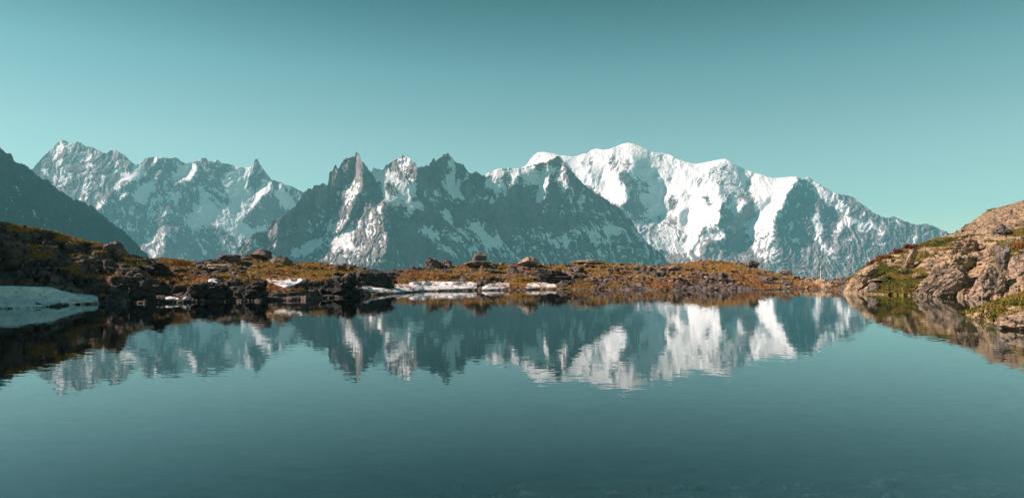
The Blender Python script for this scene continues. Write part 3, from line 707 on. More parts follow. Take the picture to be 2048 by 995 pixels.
def boulder(label, pxa, pxb, py_top, py_bot, d, seed, mat, depth=.8, point=0., cuts=9, rough=.14, sub=4, yaw=0., tiltr=(0, 0), cat='boulder', name='boulder', group=None, sink=.25, crack=.16, shear=0.):
    """one rock that spans the given columns and rows at distance d"""
    if d > 40 and pxa < 2010 and py_bot < 576: d = ray_d((pxa + pxb) / 2, py_bot - .5) + .1
    elif d > 40: d = ray_d((pxa + pxb) / 2, py_bot - 12)
    xa, _, zt = unproject(pxa, py_top, d); xb, _, zb = unproject(pxb, py_bot, d)
    w, h = (xb - xa) / 2, (zt - zb)
    me = rock_mesh(name, seed, 5 if crack > .3 else sub, cuts, rough, True, mat, (1, 1, 1), point, crack)
    v = np.empty(len(me.vertices) * 3, np.float32); me.vertices.foreach_get('co', v); v = v.reshape(-1, 3)
    cyw, syw = math.cos(yaw), math.sin(yaw)
    v = v @ np.array([[cyw, syw, 0], [-syw, cyw, 0], [0, 0, 1]], np.float32)
    if tiltr != (0, 0):
        a, bb = tiltr
        v = v @ np.array([[math.cos(a), 0, math.sin(a)], [0, 1, 0], [-math.sin(a), 0, math.cos(a)]], np.float32)
    if shear: v[:, 0] += shear * v[:, 2]
    lo, hi = v.min(0), v.max(0)
    v = (v - (lo + hi) / 2) / ((hi - lo) / 2)
    hh = h * (1 + sink) / 2
    v = v * np.array([w, w * depth, hh])
    me.vertices.foreach_set('co', v.astype(np.float32).ravel()); me.update()
    return add(name, me, label, cat, None, group, None, ((xa + xb) / 2, d, zt - hh))

BOULDERS = [
    ('large pointed boulder standing on the left bank crest below the spire', 497, 543, 496, 516, 77, 11, M_ROCK_GREY, dict(point=.45, cuts=12)),
    ('rounded grey boulder just left of the pointed boulder on the crest', 437, 482, 508, 523, 75, 12, M_ROCK_GREY, {}),
    ('small pale rock at the far left end of the crest boulders', 423, 440, 518, 525, 74, 13, M_ROCK_PURPLE, {}),
    ('low dark boulder leaning against the pointed boulder on its left', 484, 503, 509, 520, 76, 14, M_ROCK_GREY, dict(point=.3)),
    ('long low dark boulder right of the pointed boulder on the crest', 536, 584, 511, 525, 76, 15, M_ROCK_GREY, {}),
    ('flat mauve slab lying in grass below the rounded grey boulder', 414, 460, 527, 538, 68, 16, M_ROCK_PURPLE, dict(depth=1.2)),
    ('knobbly brown crag left of the grassy notch on the far crest', 850, 882, 514, 536, 92, 17, M_ROCK_GREY, dict(cuts=14, rough=.3)),
    ('rubbly rock right beside the knobbly brown crag', 876, 905, 519, 537, 91, 18, M_ROCK_GREY, dict(cuts=14, rough=.3)),
    ('square dark block topping the far crest in the middle of the picture', 943, 974, 505, 525, 96, 19, M_ROCK_GREY, dict(cuts=14)),
    ('flat ledge of rock underneath the square dark block', 925, 985, 521, 533, 94, 20, M_ROCK_GREY, dict(cuts=10)),
    ('pale pinkish boulder with dark right side on the far crest', 1031, 1080, 512, 532, 98, 21, M_ROCK_PURPLE, dict(point=.3)),
    ('long flat pale rock lying along the far crest', 1140, 1212, 519, 527, 99, 22, M_ROCK_PURPLE, dict(depth=.6, cuts=14, rough=.2, crack=.42)),
    ('flat cream rock among the turf below the far right crest', 1334, 1368, 529, 541, 92, 23, M_ROCK_WARM, dict(depth=1.0)),
    ('tilted dark rock at the right end of the far crest', 1488, 1520, 519, 536, 96, 24, M_ROCK_GREY, {}),
    ('dark rock on the descending tail of the far crest', 1556, 1585, 538, 552, 89, 25, M_ROCK_GREY, {}),
    ('round cream boulder at the waterline left of the cream pair', 1604, 1632, 554, 578, 76, 26, M_ROCK_WARM, dict(depth=1., rough=.1)),
    ('round cream boulder at the waterline under the signpost', 1627, 1652, 556, 579, 75, 27, M_ROCK_WARM, dict(depth=1., rough=.1)),
    ('wedge of cracked cream rock at the waterline right of the signpost', 1643, 1690, 560, 582, 71, 28, M_ROCK_WARM, dict(depth=.8, point=.3)),
    ('smooth cream slab sliding into the lake below the right hillside', 1684, 1745, 548, 590, 63.5, 29, M_ROCK_WARM, dict(depth=.6, cuts=6, rough=.1, shear=.9)),
    ('upper cream slab edging the turf above the smooth waterline slab', 1712, 1756, 528, 560, 69, 30, M_ROCK_WARM, dict(depth=.5, cuts=6, shear=.8)),
    ('flat table-like slab overhanging a dark gap at the water', 1734, 1772, 557, 566, 62, 31, M_ROCK_PURPLE, dict(depth=1., cuts=10, sink=0)),
    ('dark block under the flat table-like slab', 1736, 1758, 563, 590, 62.8, 32, M_ROCK_GREY, dict(depth=.8)),
    ('tall leaning cream slab standing in the turf of the hillside', 1804, 1838, 495, 538, 66, 33, M_ROCK_WARM, dict(depth=.35, cuts=9, shear=.75, rough=.08)),
    ('small cream rock in the turf below the leaning slab', 1824, 1846, 545, 556, 63, 34, M_ROCK_WARM, {}),
    ('great cracked rock face rising from the water under the hillside', 1818, 1940, 528, 602, 60.5, 35, M_ROCK_PURPLE, dict(depth=.45, cuts=7, rough=.12, crack=.31, shear=.45)),
    ('cracked rock face right of the dark cleft at the water', 1942, 2012, 530, 604, 57.5, 36, M_ROCK_PURPLE, dict(depth=.6, cuts=8, rough=.12, crack=.31, shear=.2)),
    ('broad ledge of rock above the cracked rock face', 1862, 1952, 502, 545, 65, 37, M_ROCK_WARM, dict(depth=.5, cuts=9, rough=.14, crack=.31, shear=.5)),
    ('jumbled pale rock near the top of the hillside', 1900, 1960, 478, 512, 69, 38, M_ROCK_PURPLE, dict(depth=.6, cuts=16, rough=.2, crack=.42)),
    ('cream block left of the dark shadowed cleft on the hillside', 1976, 1996, 482, 508, 63, 39, M_ROCK_WARM, dict(cuts=10)),
    ('dark boulder perched under the big bare dome of rock', 1984, 2022, 447, 472, 69, 40, M_ROCK_GREY, dict(point=.3, cuts=10)),
    ('shadowed block below the perched dark boulder', 1990, 2022, 487, 540, 61.5, 41, M_ROCK_GREY, dict(cuts=10)),
    ('angular rock right of the shadowed cleft near the picture edge', 2022, 2062, 508, 560, 58.5, 42, M_ROCK_PURPLE, dict(cuts=12)),
    ('pale rock sticking out of the water by the right grassy point', 1946, 1972, 623, 642, 32.5, 43, M_ROCK_WARM, dict(depth=1., rough=.08)),
    ('split cream slab beside the shrub on the right grassy point', 1966, 1992, 613, 640, 32.0, 44, M_ROCK_WARM, dict(cuts=10, tiltr=(.5, 0))),
    ('big rounded mauve boulder at the water by the right edge', 2002, 2096, 621, 664, 27.3, 45, M_ROCK_PURPLE, dict(depth=.9, rough=.07, cuts=6)),
    ('cream rock behind the big rounded mauve boulder', 2015, 2060, 611, 634, 30, 46, M_ROCK_WARM, {}),
    ('pink sunlit rock on the waterline below the hanging snow patch', 620, 632, 560, 568, 57, 47, M_ROCK_WARM, {}),
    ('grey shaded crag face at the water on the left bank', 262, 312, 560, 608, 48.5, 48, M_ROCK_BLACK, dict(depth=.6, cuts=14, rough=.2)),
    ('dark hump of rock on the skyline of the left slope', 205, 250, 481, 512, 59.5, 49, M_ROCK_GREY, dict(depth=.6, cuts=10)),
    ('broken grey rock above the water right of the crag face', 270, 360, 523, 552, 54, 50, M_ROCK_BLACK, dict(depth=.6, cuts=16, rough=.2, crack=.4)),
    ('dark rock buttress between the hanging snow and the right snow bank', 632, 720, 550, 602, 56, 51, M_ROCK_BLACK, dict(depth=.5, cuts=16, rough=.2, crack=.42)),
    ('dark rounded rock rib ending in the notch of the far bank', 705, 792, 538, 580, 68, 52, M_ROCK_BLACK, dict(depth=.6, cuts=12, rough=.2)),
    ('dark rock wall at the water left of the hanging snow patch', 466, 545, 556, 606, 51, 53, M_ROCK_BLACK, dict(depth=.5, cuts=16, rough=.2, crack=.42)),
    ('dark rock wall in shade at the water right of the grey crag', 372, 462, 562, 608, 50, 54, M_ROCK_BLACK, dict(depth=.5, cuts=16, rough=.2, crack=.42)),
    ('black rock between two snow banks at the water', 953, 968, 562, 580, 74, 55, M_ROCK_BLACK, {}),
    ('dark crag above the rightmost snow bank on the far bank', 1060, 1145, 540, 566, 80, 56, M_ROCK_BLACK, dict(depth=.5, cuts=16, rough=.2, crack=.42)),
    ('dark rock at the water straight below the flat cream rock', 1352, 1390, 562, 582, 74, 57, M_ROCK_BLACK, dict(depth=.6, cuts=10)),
]
for lab, a, c, t, bb, d, sd, mt, kw in BOULDERS:
    boulder(lab, a, c, t, bb, d, sd, mt, **kw)

# loose rocks: the largest are parts of their bank, the rest one mass of stones
def scatter(key, count, wfun, sizes, seed):
    B = BANK[key]; r = np.random.default_rng(seed)
    w = (B['area'] * wfun(B)).ravel(); w = np.clip(w, 0, None); p = w / w.sum()
    idx = r.choice(len(p), count, p=p)
    P = B['V'].reshape(-1, 3)[idx]; N = B['n'].reshape(-1, 3)[idx]
    sz = sizes[0] * (sizes[1] / sizes[0]) ** (r.random(count) ** 3.2)
    return P, N, sz, r

def stones(key, mats, count, wfun, sizes, seed, share=300):
    P, N, sz, r = scatter(key, count, wfun, sizes, seed)
    app = sz / P[:, 1]
    order = np.argsort(-app)
    var = {}
    for q, m in enumerate(mats):
        for i in range(7): var[q, i] = rock_mesh('rock', 100 + seed * 10 + i + q * 31, 2, 14, .16, True, m)
    par = BANK[key]['o']
    for k in order[:share]:
        me = var[int(r.integers(len(mats))), int(r.integers(7))]
        o = add('rock', me, parent=par)
        s = sz[k]
        o.scale = (s * r.uniform(.8, 1.5), s * r.uniform(.7, 1.2), s * r.uniform(.35, .7))
        o.rotation_euler = (r.uniform(-.5, .5), r.uniform(-.5, .5), r.uniform(0, 6.28))
        o.location = (*P[k, :2], P[k, 2] + s * .05)
    for q, m in enumerate(mats):
        base = []
        for i in range(5):
            me = rock_mesh('t', 300 + i + q * 9, 1, 6, .15); v = np.empty(len(me.vertices) * 3, np.float32); me.vertices.foreach_get('co', v)
            f = np.empty(len(me.polygons) * 3, np.int32); me.loops.foreach_get('vertex_index', f); base.append((v.reshape(-1, 3), f.reshape(-1, 3))); bpy.data.meshes.remove(me)
        Vs, Fs, n = [], [], 0
        for k in order[share:][q::len(mats)]:
            v, f = base[int(r.integers(5))]; s = sz[k]; a = r.uniform(0, 6.28); ca, sa = math.cos(a), math.sin(a)
            vv = v * np.array([s * r.uniform(.8, 1.5), s * r.uniform(.7, 1.2), s * r.uniform(.5, .9)])
            vv = np.stack([vv[:, 0] * ca - vv[:, 1] * sa, vv[:, 0] * sa + vv[:, 1] * ca, vv[:, 2] + r.uniform(-.3, .3) * vv[:, 0]], 1) + P[k] + [0, 0, s * .15]
            Vs.append(vv); Fs.append(f + n); n += len(v)
        o = add('rubble', mesh_np('rubble', np.concatenate(Vs), np.concatenate(Fs), None, False, m), parent=par, kind='stuff')

def snow_cols(px):
    m = np.zeros(len(px), bool)
    for a, c in ((-120, 200), (522, 622), (720, 958), (960, 1022), (1046, 1118), (328, 360), (364, 380), (412, 444)): m |= (px > a) & (px < c)
    return m
wL = lambda B: (B['V'][..., 2] > .05) * (B['s'] < 4.05) * (B['s'] >= 0) * (.35 + .9 * np.clip(.75 - B['g'], 0, 1)) * (B['px'][None, :] > -60) * np.where(B['px'][None, :] < 235, .3, 1) * np.where((B['s'] < 1.7) & snow_cols(B['px'])[None, :], 0, 1)
wR = lambda B: (B['V'][..., 2] > .05) * (B['s'] < 4.02) * (B['s'] >= 0) * (.15 + 1.2 * np.clip(.7 - B['g'], 0, 1)) * (B['px'][None, :] < 2080) * np.where(B['s'] > 3.1, .15, 1)
stones('L', [M_ROCK_GREY, M_ROCK_BLACK], 1000, lambda B: wL(B) * (B['px'][None, :] < 790), (.10, .55), 21, 130)  # left stones in grey and black, with shade put into the colour
stones('L', [M_ROCK_GREY, M_ROCK_PURPLE, M_ROCK_GREY], 1700, lambda B: wL(B) * (B['px'][None, :] >= 790), (.10, .58), 23, 170)
stones('R', [M_ROCK_WARM, M_ROCK_PURPLE], 450, wR, (.09, .42), 22, 150)

# ------------------------------------------------------------------ turf: tufts of grass
def tufts(key, count, wfun, seed, hts, cols, name, label):
    B = BANK[key]; r = np.random.default_rng(seed)
    w = np.clip((B['area'] * wfun(B)).ravel(), 0, None); idx = r.choice(w.size, count, p=w / w.sum())
    P = B['V'].reshape(-1, 3)[idx] + r.normal(size=(count, 3)) * [.12, .12, 0]
    K = 5
    h = r.uniform(*hts, (count, K)); a = r.uniform(0, 6.28, (count, K)); sp = r.uniform(.02, .13, (count, K)); wd = r.uniform(.025, .06, (count, K))
    base = P[:, None] + np.stack([np.cos(a) * sp, np.sin(a) * sp, -.03 + 0 * a], -1)
    b2 = r.uniform(0, 6.28, (count, K)); t = np.stack([np.cos(b2) * wd, np.sin(b2) * wd, 0 * a], -1)
    tip = base + np.stack([np.cos(a) * h * .5, np.sin(a) * h * .5, h], -1)
    V = np.stack([base - t, base + t, tip], 2).reshape(-1, 3)
    Fc = np.arange(len(V)).reshape(-1, 3)
    sv = np.broadcast_to(B['s'], B['g'].shape).ravel()[idx]
    tone = np.repeat(np.clip(.5 + .45 * fbm2(P[:, 0] / 5, P[:, 1] / 5, 3) + .14 * (sv - 2.2) * (key == 'L') + r.normal(size=count) * .15, 0, 1), K * 3)
    m = NB(name + '_blades')
    c = m.ramp(m.attr('tone'), [(0, cols[0]), (.35, cols[1]), (.65, cols[2]), (1, cols[3])])
    m.principled(c, .85, None, .1)
    add(name, mesh_np(name, V, Fc, {'tone': tone}, False, m.m), label, 'grass', 'stuff')

gw = lambda B: (B['g'] > .45) * (B['V'][..., 2] > .15) * (B['s'] < 4.1) * (B['s'] > 0) * (B['px'][None, :] > -40) * (B['px'][None, :] < 2090)
tufts('L', 34000, gw, 31, (.05, .17), [(.14, .065, .03), (.42, .20, .09), (.48, .30, .085), (.36, .29, .055)], 'grass', 'rust-orange and gold autumn grass covering the far bank')
tufts('R', 18000, gw, 32, (.04, .13), [(.05, .065, .018), (.12, .13, .03), (.24, .18, .04), (.32, .20, .07)], 'grass', 'olive green turf covering the right hillside')

# ------------------------------------------------------------------ snow banks
M_SNOW = mat_snow()
def snow_bank(label, pts, d0, dd, seed):
    """pts: (column, top row, bottom row); the front foot stands at d0(column), the top edge lies dd behind"""
    P = np.array(pts, float); px = np.arange(P[0, 0], P[-1, 0] + .1, 1.0)
    top = np.interp(px, P[:, 0], P[:, 1]); bot = np.interp(px, P[:, 0], P[:, 2])
    t = np.linspace(0, 1, 30)[:, None]
    py = bot[None] + (top - bot)[None] * t
    ds = np.array([F * H / (max(np.interp(p, cpx, [c[1] for c in COLS]), 560) - HY) for p in px])
    Dt = np.array([[min(ray_d(p, q), 200) for p, q in zip(px, row)] for row in py])
    Dt = np.minimum.accumulate(Dt[::-1], 0)[::-1]
    lo = blur(Dt, 3); lo = np.minimum(lo, Dt + .3) - .28
    e = np.clip(np.minimum(px - px[0], px[-1] - px) / 5, 0, 1)[None]
    D = lo
    Zs = H + (HY - py) / F * D
    X = (px[None] - CX) / F * D
    q = fbm3(X / .8 + seed, D / .8, Zs / .5, 4, .55); q2 = np.abs(perlin3(X / 1.1 + seed, D / 1.4, Zs / .7)) ** .5
    D = D - (.18 * q + .48 * q2) * np.sin(np.pi * np.clip(t, 0, 1)) ** .5 * e
    X = (px[None] - CX) / F * D; Zs = H + (HY - py) / F * D
    zb = Zs[0]
    back = []
    for k in (1, 2, 3):
        back.append(np.stack([X[-1] * (1 + .6 * k / D[-1]), D[-1] + .6 * k, Zs[-1] - .10 * k * k], -1))
    back.append(np.stack([X[-1] * (1 + 2 / D[-1]), D[-1] + 2.0, zb - .6], -1))
    low = np.stack([X[0], D[0] + .5, zb - .5], -1)[None]
    V = np.concatenate([low, np.stack([X, D, Zs], -1), np.array(back)], 0)
    me = mesh_np('snow_patch', V.reshape(-1, 3), grid_faces(V.shape[0], len(px)), None, True, M_SNOW)
    add('snow_patch', me, label, 'snow', None, 'old snow along the waterline')

sh = lambda k: (lambda p: F * H / (k(p) - HY))
snow_bank('long shaded blue snow bank at the left edge of the lake', [(-120, 568, 620), (0, 571, 615), (28, 571, 614), (70, 573, 613), (100, 573, 611), (121, 580, 608), (135, 583, 607), (152, 587, 605), (185, 589, 604), (196, 594, 603)], lambda p: np.interp(p, [-120, 0, 200], [38, 40.3, 45.5]), 2.2, 3)
snow_bank('wedge of snow hanging in a gully between dark rocks', [(526, 554, 556), (545, 555, 566), (560, 555, 572), (570, 555, 575), (585, 555, 570), (600, 555, 565), (618, 556, 558)], 50.0, 3.0, 4)
snow_bank('low snow bank with white scallops left of the longest far one', [(724, 571, 575), (740, 570, 582), (760, 570, 585), (790, 568, 584), (810, 568, 583), (824, 569, 582)], lambda p: 64.5 + (p - 724) * .03, 2.2, 5)
snow_bank('longest white snow bank on the far shore', [(818, 565, 582), (830, 563, 581), (860, 562, 580), (900, 563, 578), (940, 563, 577), (954, 566, 576)], lambda p: 69.5 + (p - 818) * .03, 2.2, 6)
snow_bank('short snow bank between two black rocks on the far shore', [(964, 574, 577), (977, 567, 578), (1000, 565, 577), (1019, 566, 575)], 74, 2, 7)
snow_bank('rightmost snow bank on the far shore under the dark crag', [(1051, 572, 575), (1058, 565, 576), (1080, 564, 575), (1100, 564, 575), (1113, 569, 574)], 75, 2, 8)
snow_bank('small snow remnant at the foot of the dark left bank', [(331, 594, 597), (340, 592, 599), (350, 594, 599), (357, 596, 598)], 46.3, .5, 9)
snow_bank('tiniest snow remnant right beside the small one on the dark left bank', [(366, 596, 598), (372, 592, 598), (378, 593, 596)], 46.6, .5, 10)
snow_bank('small snow patch among rocks halfway up the left bank', [(416, 558, 561), (425, 556, 565), (434, 557, 565), (440, 561, 563)], 50.0, 1.0, 11)

# ------------------------------------------------------------------ right grassy point in the water
px = np.arange(1930, 2320, 1.5); dd = np.linspace(23, 41, 90)
PXg, Dg = np.meshgrid(px, dd)
front = np.interp(px, [1930, 1945, 1975, 2005, 2048, 2320], [35.2, 33.8, 31.6, 29.3, 27.6, 24.5]) + .35 * fbm2(px / 9, px * 0 + 6, 3)
back_ = np.interp(px, [1930, 1945, 1985, 2048, 2320], [35.6, 36.5, 38.8, 41.0, 44])
ht = np.interp(px, [1930, 1950, 1985, 2020, 2048, 2320], [-.1, .22, .5, .75, 1.0, 2.2])
u = (Dg - front) / (back_ - front)
xg = (PXg - CX) / F * Dg
zg = np.where(u < 0, -6.5 * smooth(0, -.6, u), np.where(u > 1, -6.5 * smooth(1, 1.5, u), ht * np.sin(np.pi * np.clip(u, 0, 1)) ** .6))
zg = zg + (.10 * fbm3(xg / .7, Dg / .7, 0 * xg, 4) + .08 * ridged3(xg / 1.5, Dg / 1.5, xg * 0, 3)) * smooth(-.1, .2, u)
gm = np.clip(.75 + .6 * fbm2(xg / 1.2, Dg / 1.2, 3), 0, 1.2) - .8 * (zg < .06)
V = np.stack([xg, Dg, zg], -1)
pt = add('grassy_point', mesh_np('grassy_point', V.reshape(-1, 3), grid_faces(*xg.shape), {'grass': gm}, True, M_GROUND_R), 'low grassy point reaching into the lake at the right edge', 'shore', 'structure')
nn = np.cross(np.gradient(V, axis=1), np.gradient(V, axis=0)); ar = np.linalg.norm(nn, axis=-1)
BANK['P'] = dict(V=V, area=ar, n=nn / ar[..., None], g=gm, o=pt, px=px, s=np.full(xg.shape, 1.))
tufts('P', 4500, lambda B: (B['V'][..., 2] > .1) * (B['g'] > .4) * (B['px'][None, :] < 2100), 33, (.05, .14), [(.05, .065, .018), (.12, .13, .03), (.26, .19, .04), (.32, .2, .06)], 'grass', 'golden green turf on the low point at the right edge')

# ------------------------------------------------------------------ shrubs
def shrub(label, px, py, d, w, h, cols, seed, n=500, leaf=.05, cat='shrub', name='shrub'):
    r = np.random.default_rng(seed)
    x, y, z = unproject(px, py, d)
    root = add(name, None, label, cat, None, 'shrubs on the right hillside', None, (x, y, z))
    # stems
    SV, SF, k0 = [], [], 0
    for i in range(9):
        a = r.uniform(0, 6.28); L = r.uniform(.4, .75); e = np.array([math.cos(a) * w * .35, math.sin(a) * w * .35, h * L])
        ring = np.array([[math.cos(t) * .014, math.sin(t) * .014, 0] for t in (0, 2.09, 4.19)])
        SV += [ring, e[None] + ring * .4]; SF += [[k0 + j, k0 + (j + 1) % 3, k0 + 3 + (j + 1) % 3, k0 + 3 + j] for j in range(3)]; k0 += 6
    b0 = NB('twig'); b0.principled((.08, .05, .035), .9)
    add('stem', mesh_np('stem', np.concatenate(SV), np.array(SF), None, False, b0.m), parent=root)
    # leaves in uneven clumps
    cc = r.normal(size=(14, 3)); cc /= np.linalg.norm(cc, axis=1)[:, None]; cc *= r.uniform(.3, .8, (14, 1)); cc[:, 2] = np.abs(cc[:, 2])
    k = r.integers(14, size=n); p = cc[k] + r.normal(size=(n, 3)) * .2
    p = p * [w / 2, w / 2, h]; p[:, 2] = np.maximum(p[:, 2], -.02)
    u = r.normal(size=(n, 3)); u /= np.linalg.norm(u, axis=1)[:, None]; v = np.cross(u, r.normal(size=(n, 3))); v /= np.linalg.norm(v, axis=1)[:, None]
    s = leaf * r.uniform(.7, 1.5, (n, 1))
    V = np.stack([p - u * s, p + v * s * .55, p + u * s, p - v * s * .55], 1).reshape(-1, 3)
    tone = np.repeat(np.clip(r.normal(.5, .22, n), 0, 1), 4)
    m = NB('shrub_leaf'); m.principled(m.ramp(m.attr('tone'), [(0, cols[0]), (.5, cols[1]), (1, cols[2])]), .7, None, .2)
    add('crown', mesh_np('crown', V, np.arange(len(V)).reshape(-1, 4), {'tone': tone}, False, m.m), parent=root)

RED = [(.07, .018, .014), (.16, .035, .026), (.24, .085, .04)]; RUST = [(.10, .04, .015), (.22, .08, .025), (.28, .15, .04)]; GRN = [(.02, .035, .015), (.05, .08, .025), (.10, .13, .035)]
for lab, px_, d_, w_, h_, c_, n_ in (
        ('crimson bilberry shrub at the lower left end of the hillside skyline', 1744, 73.5, 1.2, .5, RED, 500),
        ('rust-red shrub on the skyline right of the lower crimson one', 1760, 73.5, 1.5, .55, RUST, 600),
        ('rust-orange shrub below the skyline halfway between the crimson shrubs', 1776, 73, 1.6, .5, RUST, 600),
        ('dark red shrub just left of the tall leaning slab', 1793, 73.5, 1.2, .5, RED, 500),
        ('crimson shrub on the skyline above the tall leaning slab', 1819, 74, 1.5, .6, RED, 650),
        ('green juniper shrub right of the table-like slab', 1775, 63.5, 1.3, .5, GRN, 500),
        ('green shrub in the turf under the leaning slab', 1812, 64.5, 1.8, .45, GRN, 600),
        ('rust-orange shrub at the right edge below the shadowed cleft', 2040, 60, 1.6, .7, RUST, 700)):
    zz = ground_at(px_, d_)
    shrub(lab, px_, HY - (zz - H) / d_ * F, d_, w_, h_, c_, int(px_), n_, .07)
for lab, px_, py_, d_, w_, h_ in (('small dark green shrub at the tip of the right grassy point', 1962, 622, 34.2, .8, .28), ('dark green shrub behind the split slab on the right point', 2000, 616, 33, .9, .4),
                                  ('green shrub in front of the big mauve boulder at the water', 1993, 640, 30.5, .5, .35)):
    shrub(lab, px_, py_, d_, w_, h_, GRN, int(px_), 450, .04)

# ------------------------------------------------------------------ signpost on the far bank
def box(bm, c, s, rot=0.):
    r = bmesh.ops.create_cube(bm, size=1)
    for v in r['verts']:
        x, y, z = v.co.x * s[0], v.co.y * s[1], v.co.z * s[2]
        v.co = (c[0] + x * math.cos(rot) - y * math.sin(rot), c[1] + x * math.sin(rot) + y * math.cos(rot), c[2] + z)
sx, sy, sz = unproject(1641.5, 559, 82)
root = add('signpost', None, 'small pale trail signpost standing on the low gap before the right hillside', 'signpost', None, None, None, (sx, sy, sz))
bw = NB('weathered_post'); bw.principled(bw.ramp(bw.noise(9, 4), [(.3, (.55, .53, .50)), (.7, (.75, .72, .68))]), .8)
bs = NB('sign_board'); bs.principled(bs.ramp(bs.noise(5, 4), [(.3, (.72, .70, .66)), (.7, (.82, .80, .78))]), .6)
def from_bm(name, bm, mat, parent):
    me = bpy.data.meshes.new(name); bm.to_mesh(me); bm.free(); me.materials.append(mat); return add(name, me, parent=parent)
bm = bmesh.new(); bmesh.ops.create_cone(bm, cap_ends=True, segments=10, radius1=.065, radius2=.055, depth=1.6)
for v in bm.verts: v.co.z += .72
from_bm('post', bm, bw.m, root)
for zc, dx, rt in ((1.34, .16, .15), (1.16, -.14, -.25)):
    bm = bmesh.new(); sgn = 1 if dx > 0 else -1
    pts = [(-.28, -.075), (.2, -.075), (.32, 0), (.2, .075), (-.28, .075)]
    vs = [bm.verts.new((sgn * x + dx, -.075, zc + y)) for x, y in pts]; f = bm.faces.new(vs)
    ex = bmesh.ops.extrude_face_region(bm, geom=[f])
    for v in [g for g in ex['geom'] if isinstance(g, bmesh.types.BMVert)]: v.co.y -= .03
    bmesh.ops.recalc_face_normals(bm, faces=bm.faces)
    from_bm('arrow_board', bm, bs.m, root)
bm = bmesh.new(); bmesh.ops.create_cone(bm, cap_ends=True, segments=10, radius1=.09, radius2=.02, depth=.08)
for v in bm.verts: v.co.z += 1.56
from_bm('cap', bm, bs.m, root)

# ------------------------------------------------------------------ lake bed and the stones on it
xs = np.linspace(-110, 110, 260); ys = np.concatenate([np.linspace(-6, 16, 120), np.linspace(17, 110, 90)])
X, Yb = np.meshgrid(xs, ys)
dep = np.interp(Yb - .12 * np.clip(X, -20, 12), [-6, -1, 2, 7, 9, 11, 14, 20, 30, 200], [.9, .35, -.05, -.55, -.85, -1.2, -1.9, -3.2, -4.5, -4.5])
Zb = dep + (.10 * fbm2(X / 1.2, Yb / 1.2, 4) + .05 * fbm2(X / .3, Yb / .3, 3)) * smooth(25, 12, Yb)
b = NB('lakebed'); v = b.mapping((1, 1, 1)); n1 = b.noise(1.2, 5, .6, v); n2 = b.noise(8, 5, .65, v)
b.principled(b.mix(b.ramp(n2, [(.35, (0, 0, 0)), (.65, (1, 1, 1))]), (.035, .04, .038), b.mix(n1, (.10, .105, .095), (.06, .065, .06))), .9, b.bump(n2, .06, .8))
bed = add('lake_bed', mesh_np('lake_bed', np.stack([X, Yb, Zb], -1).reshape(-1, 3), grid_faces(*X.shape), None, True, b.m), 'dark stony lake bed showing through the near water', 'lake bed', 'structure')
r = np.random.default_rng(77)
def bed_z(x, y): return float(np.interp(y - .12 * np.clip(x, -20, 12), [-6, -1, 2, 7, 9, 11, 14, 20, 30, 200], [.9, .35, -.05, -.55, -.85, -1.2, -1.9, -3.2, -4.5, -4.5]))
var = [rock_mesh('stone', 500 + i, 2, 9, .15, True, M_ROCK_WET) for i in range(8)]
cand = []
for i in range(1500):
    y = r.uniform(6.2, 12.5); x = r.uniform(-.35, .85) * y
    wgt = smooth(-.25, .25, np.array(x / y)) * .8 + .25 * math.exp(-((x / y - .05) / .15) ** 2) + .08
    if r.random() < wgt * (1.15 - (y - 6) / 9): cand.append((x, y, .025 + .16 * r.random() ** 4))
cand.sort(key=lambda c: -c[2] / c[1])
for x, y, s in cand[:300]:
    o = add('stone', var[int(r.integers(8))], parent=bed, loc=(x, y, bed_z(x, y) + s * .1))
    o.scale = (s * r.uniform(.9, 1.7), s * r.uniform(.7, 1.2), s * r.uniform(.3, .6)); o.rotation_euler = (r.uniform(-.2, .2), r.uniform(-.2, .2), r.uniform(0, 6.28))
if len(cand) > 300:
    me0 = rock_mesh('t', 610, 1, 5, .15); v0 = np.empty(len(me0.vertices) * 3, np.float32); me0.vertices.foreach_get('co', v0); v0 = v0.reshape(-1, 3)
    f0 = np.empty(len(me0.polygons) * 3, np.int32); me0.loops.foreach_get('vertex_index', f0); f0 = f0.reshape(-1, 3)
    Vs, Fs = [], []
    for i, (x, y, s) in enumerate(cand[300:]):
        Vs.append(v0 * [s * 1.3, s, s * .5] + [x, y, bed_z(x, y)]); Fs.append(f0 + i * len(v0))
    add('pebbles', mesh_np('pebbles', np.concatenate(Vs), np.concatenate(Fs), None, False, M_ROCK_WET), parent=bed, kind='stuff')

# ------------------------------------------------------------------ the lake
b = NB('lake_water')
geo = b.n('ShaderNodeNewGeometry')
def ripple(scale, amp, detail):
    mp = b.mapping(scale); c = b.noise(1.0, detail, .5, mp, 'Color')
    s = b.n('ShaderNodeVectorMath', operation='SUBTRACT'); b.l(c, s.inputs[0]); s.inputs[1].default_value = (.5, .5, .5)
    m = b.n('ShaderNodeVectorMath', operation='MULTIPLY'); b.l(s.outputs[0], m.inputs[0]); m.inputs[1].default_value = amp; return m.outputs[0]
def vadd(p, q):
    a = b.n('ShaderNodeVectorMath', operation='ADD'); b.l(p, a.inputs[0]); b.l(q, a.inputs[1]); return a.outputs[0]
vec = vadd(vadd(ripple((3.0, 8.0, 1), (.010, .026, 0), 3), ripple((.12, .3, 1), (.001, .0018, 0), 2)), geo.outputs['Normal'])
nm = b.n('ShaderNodeVectorMath', operation='NORMALIZE'); b.l(vec, nm.inputs[0])
lw = b.n('ShaderNodeLayerWeight'); lw.inputs['Blend'].default_value = .5; b.l(nm.outputs[0], lw.inputs['Normal'])
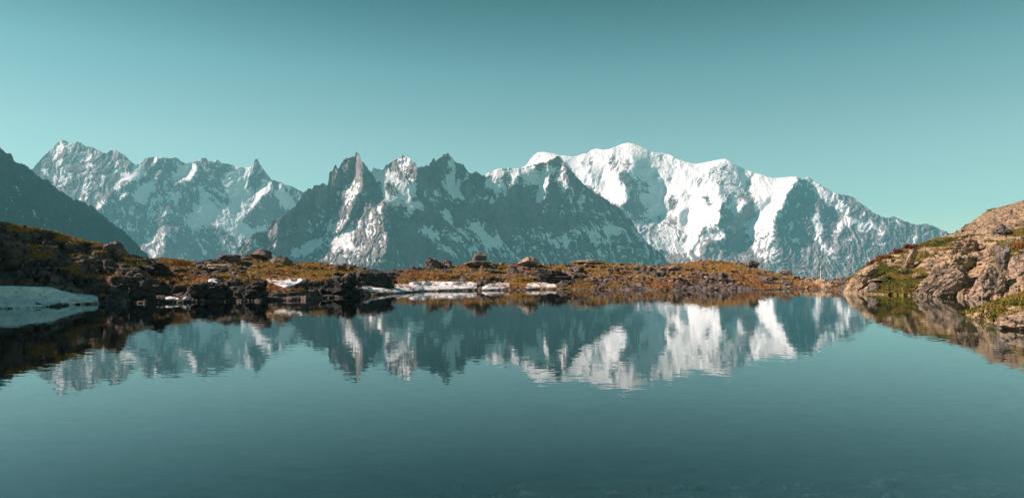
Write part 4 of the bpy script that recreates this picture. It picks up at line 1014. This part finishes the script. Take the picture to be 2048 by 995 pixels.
fr_out = b.math('ADD', b.math('MULTIPLY', b.math('POWER', lw.outputs['Facing'], 4.5), .98), .02, clamp=True)
gl = b.n('ShaderNodeBsdfGlossy'); gl.inputs['Roughness'].default_value = 0.0; gl.inputs['Color'].default_value = (.93, 1, 1, 1); b.l(nm.outputs[0], gl.inputs['Normal'])
tr = b.n('ShaderNodeBsdfTransparent'); tr.inputs['Color'].default_value = (.86, .93, .93, 1)
mx = b.n('ShaderNodeMixShader'); b.l(fr_out, mx.inputs[0]); b.l(tr.outputs[0], mx.inputs[1]); b.l(gl.outputs[0], mx.inputs[2]); b.l(mx.outputs[0], b.out.inputs['Surface'])
ab = b.n('ShaderNodeVolumeAbsorption'); ab.inputs['Color'].default_value = (.12, .46, .52, 1); ab.inputs['Density'].default_value = .38
b.l(ab.outputs[0], b.out.inputs['Volume'])
lv = np.array([[x, y, z] for z in (-9., 0.) for y in (-.5, 92.) for x in (-105., 105.)])
lf = np.array([[4, 5, 7, 6], [0, 2, 3, 1], [0, 1, 5, 4], [2, 6, 7, 3], [0, 4, 6, 2], [1, 3, 7, 5]])
add('lake', mesh_np('lake', lv, lf, None, False, b.m), 'still teal lake mirroring the snowy mountains', 'lake', 'structure')

# ------------------------------------------------------------------ haze
bm = bmesh.new(); bmesh.ops.create_cube(bm, size=1)
for v in bm.verts: v.co = (v.co.x * 50000, 10500 + v.co.y * 33000, 715 + v.co.z * 4030)
me = bpy.data.meshes.new('haze'); bm.to_mesh(me); bm.free()
hm = bpy.data.materials.new('haze'); hm.use_nodes = True; ht_ = hm.node_tree; ht_.nodes.clear()
ho = ht_.nodes.new('ShaderNodeOutputMaterial'); hv = ht_.nodes.new('ShaderNodeVolumePrincipled')
hv.inputs['Color'].default_value = (.25, .84, .98, 1); hv.inputs['Density'].default_value = 2.6e-5; hv.inputs['Anisotropy'].default_value = 0.0
ht_.links.new(hv.outputs[0], ho.inputs['Volume']); me.materials.append(hm)
add('haze', me, 'thin bluish haze in the air before the mountains', 'haze', 'stuff')
